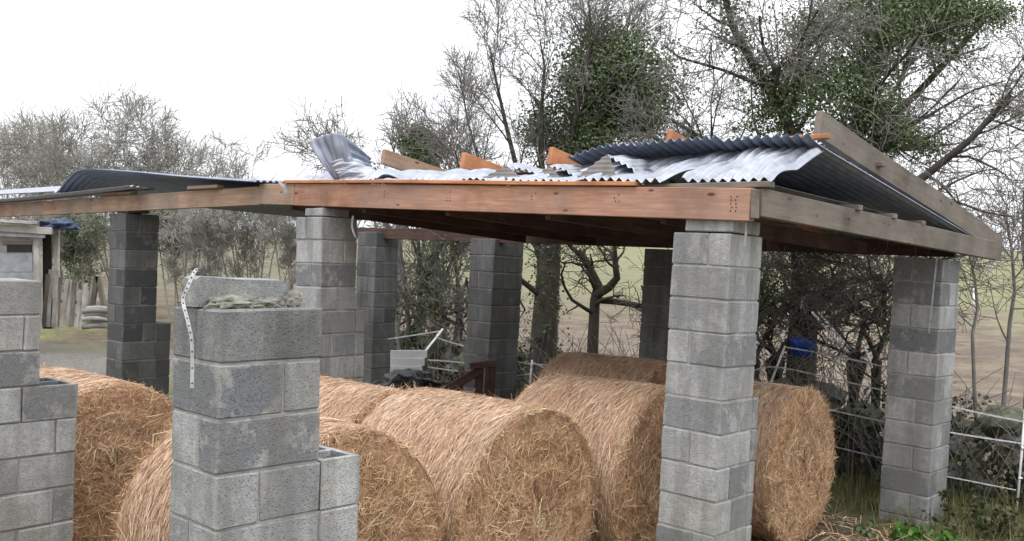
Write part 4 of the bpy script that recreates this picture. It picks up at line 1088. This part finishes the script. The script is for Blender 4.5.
tape('lowest tape between straw bale and far right pillar', [P(800, 438, 10.6), P(840, 448, 10.4), P(890, 460, 10)], 0.016)
fpost('first of two white poles leaning in the hedge', P(846, 352, 11.2), P(812, 312, 11.5), 0.014)
fpost('second of two white poles leaning in the hedge', P(850, 349, 11.2), P(818, 312, 11.5), 0.012)
fpost('short white stick standing left of the far right pillar', P(872, 368, 11.2), P(862, 340, 11.2), 0.014)
fpost('white fence post between the two rear pillars', P(529, 394, 13.4), P(532, 360, 13.4), 0.016)
tape('level tape between the rear pillars', [P(515, 361, 13.5), P(533, 364, 13.4), P(590, 367, 13)], 0.026)
tape('slanting tape below the level tape between the rear pillars', [P(532, 362, 13.4), P(555, 372, 13.2), P(584, 380, 13)], 0.024)
tape('curved loose tape beside the post between the rear pillars', [P(533, 374, 13.4), P(545, 385, 13.3), P(556, 389, 13.2)], 0.02)
tape('short tape stub left of the post between the rear pillars', [P(512, 376, 13.5), P(530, 374, 13.4)], 0.026)
fpost('white pole leaning over the white board', P(403, 380, 13.0), P(443, 329, 13.4), 0.016)
fpost('short upright white post in front of the white board', P(419, 380, 13.0), P(419, 350, 13.0), 0.015)
tape('upper tape left of the leaning pole', [P(388, 339, 13.4), P(415, 335, 13.4), P(440, 331, 13.4)], 0.024)
tape('upper tape right of the leaning pole', [P(438, 338, 13.4), P(450, 342, 13.4), P(464, 346, 13.4)], 0.026)
tape('middle tape by the white board', [P(428, 360, 13.3), P(445, 361, 13.3), P(466, 363, 13.3)], 0.026)
tape('lower tape by the white board', [P(428, 367, 13.3), P(442, 369, 13.3), P(458, 371, 13.3)], 0.024)
fpost('tiny white post far out in the field on the right', P(974, 312, 30), P(974, 288, 30), 0.03)

# ------------------------------------------------------------------ small things behind the bales
def board():
    root = empty('white_board', P(409, 384, 12.6)); tag(root, 'square white boarded panel leaning among the fence posts', 'panel')
    for k in range(4):
        y0 = 350 + k * 8
        p0, p1 = P(390.5, y0 + 4, 12.6 - .02 * k), P(427 - (k * 2.5), y0 + 4, 12.75 - .02 * k)
        plank('board', p0, p1, 0.02, 0.102, M['white'], root, bev=0.003)
board()
def crumple(name, label, cat, c, rad, mat, seed):
    bm = bmesh.new(); bmesh.ops.create_icosphere(bm, subdivisions=4, radius=1)
    from mathutils import noise as mn
    for v in bm.verts:
        n1 = mn.noise(v.co * 2.2 + Vector((seed, 0, 0))); n2 = mn.noise(v.co * 6 + Vector((0, seed, 0)))
        v.co *= 1 + 0.45 * n1 + 0.22 * abs(n2)
        v.co = Vector((v.co.x * rad[0], v.co.y * rad[1], max(-0.5, v.co.z) * rad[2]))
    o = link(name, bm_mesh(name, bm, True), mat); o.location = c; tag(o, label, cat); return o
crumple('plastic_sack', 'crumpled black plastic sack below the white board', 'sack', P(408, 386, 12.0), (0.33, 0.25, 0.18), M['black'], 3)
# timber gate leaning on the rear middle pillar
gt = empty('timber_gate', P(480, 400, 12.0)); tag(gt, 'dark reddish timber gate part standing before the middle rear pillar', 'gate')
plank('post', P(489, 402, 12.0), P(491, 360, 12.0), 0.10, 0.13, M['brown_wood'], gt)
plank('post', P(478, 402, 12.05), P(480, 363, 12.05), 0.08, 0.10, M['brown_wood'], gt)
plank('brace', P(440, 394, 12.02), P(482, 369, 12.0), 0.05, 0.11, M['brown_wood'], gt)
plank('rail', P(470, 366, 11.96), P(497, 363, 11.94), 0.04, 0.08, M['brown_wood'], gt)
# blue tub in the hedge
def tub():
    c = P(800, 354, 11.0); root = empty('blue_tub', c); root.scale = (0.85, 0.85, 0.85); tag(root, 'blue plastic tub hanging in the hedge above the fence tape', 'tub')
    bm = bmesh.new(); n = 28
    prof = [(0.0, 0.0), (0.13, 0.0), (0.155, 0.10), (0.175, 0.15), (0.185, 0.155), (0.182, 0.165), (0.168, 0.16), (0.148, 0.10), (0.12, 0.012), (0, 0.012)]
    rows = [[bm.verts.new((r * math.cos(6.2832 * k / n), r * math.sin(6.2832 * k / n), z)) for k in range(n)] for r, z in prof[1:-1]]
    for a, b2 in zip(rows[:-1], rows[1:]):
        for k in range(n): bm.faces.new((a[k], a[(k+1) % n], b2[(k+1) % n], b2[k]))
    bm.faces.new(rows[0][::-1]); bm.faces.new(rows[-1])
    o = link('bowl', bm_mesh('bowl', bm, True), M['blue'], root); o.matrix_local = Euler((0.25, 0.18, 0)).to_matrix().to_4x4()
    p = [(-.17, 0, .15), (-.2, -.08, .20), (0, -.17, .24), (.2, -.08, .20), (.17, 0, .15)]
    h = tube_obj('handle', [Vector(a) + c for a in p], 0.006, M['blue'], root)
tub()

# ------------------------------------------------------------------ old timber shed far left
DS = 20.0
shed = empty('old_shed', gz(P(20, 320, DS))); tag(shed, 'old timber shed with flaking white boards at the left edge', 'shed')
sp = 960 / DS
def seg(name, x0, y0, x1, y1, w, h, mat, dd=0.0): return plank(name, P(x0, y0, DS + dd), P(x1, y1, DS + dd), w, h, mat, shed, bev=0.006)
def panel(name, xa, xb, ya, yb, th, mat, dd): 
    ym = (ya + yb) / 2; h = (yb - ya) / sp
    return plank(name, P(xa, ym, DS + dd), P(xb, ym, DS + dd), th, h, mat, shed, bev=0.006)
panel('wall_board', -60, 41, 236, 252, 0.05, M['old_white_wood'], 0.0)
panel('wall_panel', -60, 33, 252, 272, 0.05, M['paintpanel'], 0.01)
panel('wall_panel', -60, 41, 272, 330, 0.05, M['paintpanel'], 0.02)
seg('corner_post', 38, 330, 37, 236, 0.10, 0.12, M['old_white_wood'], -0.06)
panel('ventilation_slot', 7, 32, 245, 252, 0.03, M['dark'], -0.03)
panel('slot_lintel', 3, 36, 241.5, 244.5, 0.04, M['grey_wood'], -0.05)
seg('corner_post', 56, 330, 57, 228, 0.08, 0.10, M['old_white_wood'], 0.35)
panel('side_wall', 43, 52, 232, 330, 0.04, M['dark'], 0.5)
sr = [[P(-70, 214, DS - .3), P(-70, 212, DS + 1.5)], [P(0, 218, DS - .3), P(0, 217, DS + 1.5)], [P(56, 225, DS - .3), P(56, 223, DS + 1.5)]]
o = plank('fascia', P(-70, 224, DS - .28), P(52, 231, DS - .28), 0.04, 0.14, M['old_white_wood'], shed)
o = plank('roof', P(-70, 217, DS + .5), P(54, 224.5, DS + .5), 1.9, 0.06, M['old_white_wood'], shed)
o = plank('fascia', P(-10, 233, DS - .22), P(45, 235, DS - .22), 0.05, 0.12, M['paintpanel'], shed)
crumple('tarpaulin', 'dark blue folded tarpaulin on the corner of the old shed roof', 'tarpaulin', P(60, 226, DS + .1), (0.34, 0.3, 0.14), M['tarp'], 8)
# leaning palings
pf = empty('paling_fence', gz(P(62, 325, DS + .4))); tag(pf, 'leaning row of weathered grey palings beside the old shed', 'fence')
for k in range(9):
    x = 45 + k * 4.8; top = 271 + k * 1.2 + rng.uniform(-3, 4) + (8 if k == 7 else 0)
    plank('paling', P(x - 2 + rng.uniform(-1, 1), 327, DS + .3 + .03 * (k % 2)), P(x + 2 + rng.uniform(-1.5, 1.5), top, DS + .3 + .03 * (k % 2)), 0.02, 0.085, M['old_white_wood'] if k % 3 else M['grey_wood'], pf, roll=math.pi / 2 * 0, bev=0.003)
plank('rail', P(43, 300, DS + .36), P(86, 303, DS + .36), 0.04, 0.07, M['grey_wood'], pf)
# trestle posts and logs
for k, (xa, ya, xb, yb) in enumerate(((92, 308, 97, 276), (104, 306, 98, 276))):
    o = plank('rough_post', P(xa, ya, DS + 2), P(xb, yb, DS + 2), 0.10, 0.10, M['grey_wood']); tag(o, ['left leg of two leaning rough posts by the log pile', 'right leg of two leaning rough posts by the log pile'][k], 'post', 'rough posts by the log pile')
for k in range(8):
    x0 = 82 + (k % 3) * 4; y = 327 - k * 2.6
    o = tube_obj('log', [P(x0, y, DS + (k % 3) * .15), P(x0 + 14, y - 1, DS + (k % 3) * .15 + .1), P(x0 + 27, y + (k % 2), DS + .3)], [0.055, 0.05 - 0.004 * (k % 3), 0.035], M['bark_pale'] if k % 2 else M['bark'], None, 8)
    tag(o, ['lowest weathered log of the pile beside the palings', 'second lowest log of the pile by the palings', 'third log up in the pile by the palings', 'fourth log up in the pile by the palings', 'fifth log up in the pile by the palings', 'third log from the top of the pile by the palings', 'second log from the top of the pile by the palings', 'topmost log of the pile by the palings'][k], 'log', 'logs in the low pile')

# ------------------------------------------------------------------ ground litter
g = np.random.default_rng(101)
def flat_blades(n, cx, cy, len_, wid, zfun, tilt=0.25):
    al = g.uniform(0, 2 * np.pi, n); L = g.uniform(*len_, n); w = g.uniform(*wid, n)
    d = np.stack([np.cos(al), np.sin(al), g.normal(0, tilt, n)], 1); sd = np.stack([-np.sin(al), np.cos(al), g.normal(0, .3, n)], 1)
    p = np.stack([cx, cy, np.array([zfun(a, b2) for a, b2 in zip(cx, cy)]) + np.abs(g.normal(0.012, 0.02, n))], 1)
    a, b2 = d * (L / 2)[:, None], sd * (w / 2)[:, None]
    return np.stack([p - a - b2, p - a + b2, p + a + b2, p + a - b2], 1).reshape(-1, 3), np.arange(n * 4).reshape(-1, 4)
n = 16000
ss = g.uniform(-1.2, 5, n); tt = g.uniform(-4.2, 3.4, n)
pp = np.stack([O.x - U.x * ss + V.x * tt, O.y - U.y * ss + V.y * tt], 1)
v, q = flat_blades(n, pp[:, 0], pp[:, 1], (.06, .22), (.004, .008), ground_z)
tag(link('straw_litter', np_mesh('straw_litter', v, q), M['straw']), 'loose straw litter on the floor around the bales', 'straw litter', None, 'stuff')
# grass and weeds near the right pillar and the bank
n = 9000
kk = g.uniform(-3.5, 9, n); ww = g.uniform(-2.3, -0.3, n)
cx = WALL0.x + WALLD.x * kk + WALLN.x * ww; cy = WALL0.y + WALLD.y * kk + WALLN.y * ww
H = g.uniform(.06, .26, n); lean = g.normal(0, .06, (n, 2)); z0 = np.array([ground_z(a, b2) for a, b2 in zip(cx, cy)])
wd = g.uniform(.004, .008, n); al = g.uniform(0, 6.28, n); sx, sy = np.cos(al) * wd, np.sin(al) * wd
v = np.stack([np.stack([cx - sx, cy - sy, z0 - .01], 1), np.stack([cx + sx, cy + sy, z0 - .01], 1), np.stack([cx + lean[:, 0], cy + lean[:, 1], z0 + H], 1)], 1).reshape(-1, 3)
tag(link('rough_grass', np_mesh('rough_grass', v, None, np.arange(n * 3).reshape(-1, 3)), M['grass']), 'rough grass along the foot of the hedge bank', 'grass', None, 'stuff')
def weed(label, c, n, spread, h, mat, size, seed):
    g2 = np.random.default_rng(seed)
    root = empty('weed_clump', c); tag(root, label, 'weed')
    m_ = 16
    b0 = np.concatenate([g2.normal(0, spread * .4, (m_, 2)), np.zeros((m_, 1))], 1); e = b0 + np.concatenate([g2.normal(0, spread * .5, (m_, 2)), g2.uniform(h * .5, h, (m_, 1))], 1)
    f = np.linspace(0, 1, 6)[None, :, None]
    vv, qq = tubes(b0[:, None] * (1 - f) + e[:, None] * f, np.full((m_, 6), .003), 3)
    link('stems', np_mesh('stems', vv, qq), M[mat], root)
    w = g2.integers(0, m_, n); ff = g2.uniform(.25, 1, (n, 1))
    vv, qq = leaf_quads(g2, b0[w] * (1 - ff) + e[w] * ff + g2.normal(0, .03, (n, 3)), size)
    link('leaves', np_mesh('leaves', vv, qq), M[mat], root)['kind'] = 'stuff'
weed('bright green nettle clump at the foot of the far right pillar', gz(P(905, 535, 8.65)), 350, 0.14, 0.14, 'nettle', 0.06, 1)
weed('green weeds in front of the far right pillar', gz(P(945, 545, 8.5)), 200, 0.2, 0.12, 'nettle', 0.05, 2)
weed('brown dead weeds right of the far right pillar', gz(P(975, 530, 8.8)), 260, 0.3, 0.45, 'bramble', 0.05, 3)
weed('rusty brown weed tuft in the lower right corner', gz(P(1005, 530, 8.8)), 200, 0.25, 0.4, 'bramble', 0.05, 4)
weed('dark ivy tuft between bale and far right pillar', gz(P(860, 535, 8.8)), 160, 0.25, 0.1, 'ivy', 0.05, 5)

scene.cycles.max_bounces = 6
scene.cycles.use_denoising = True
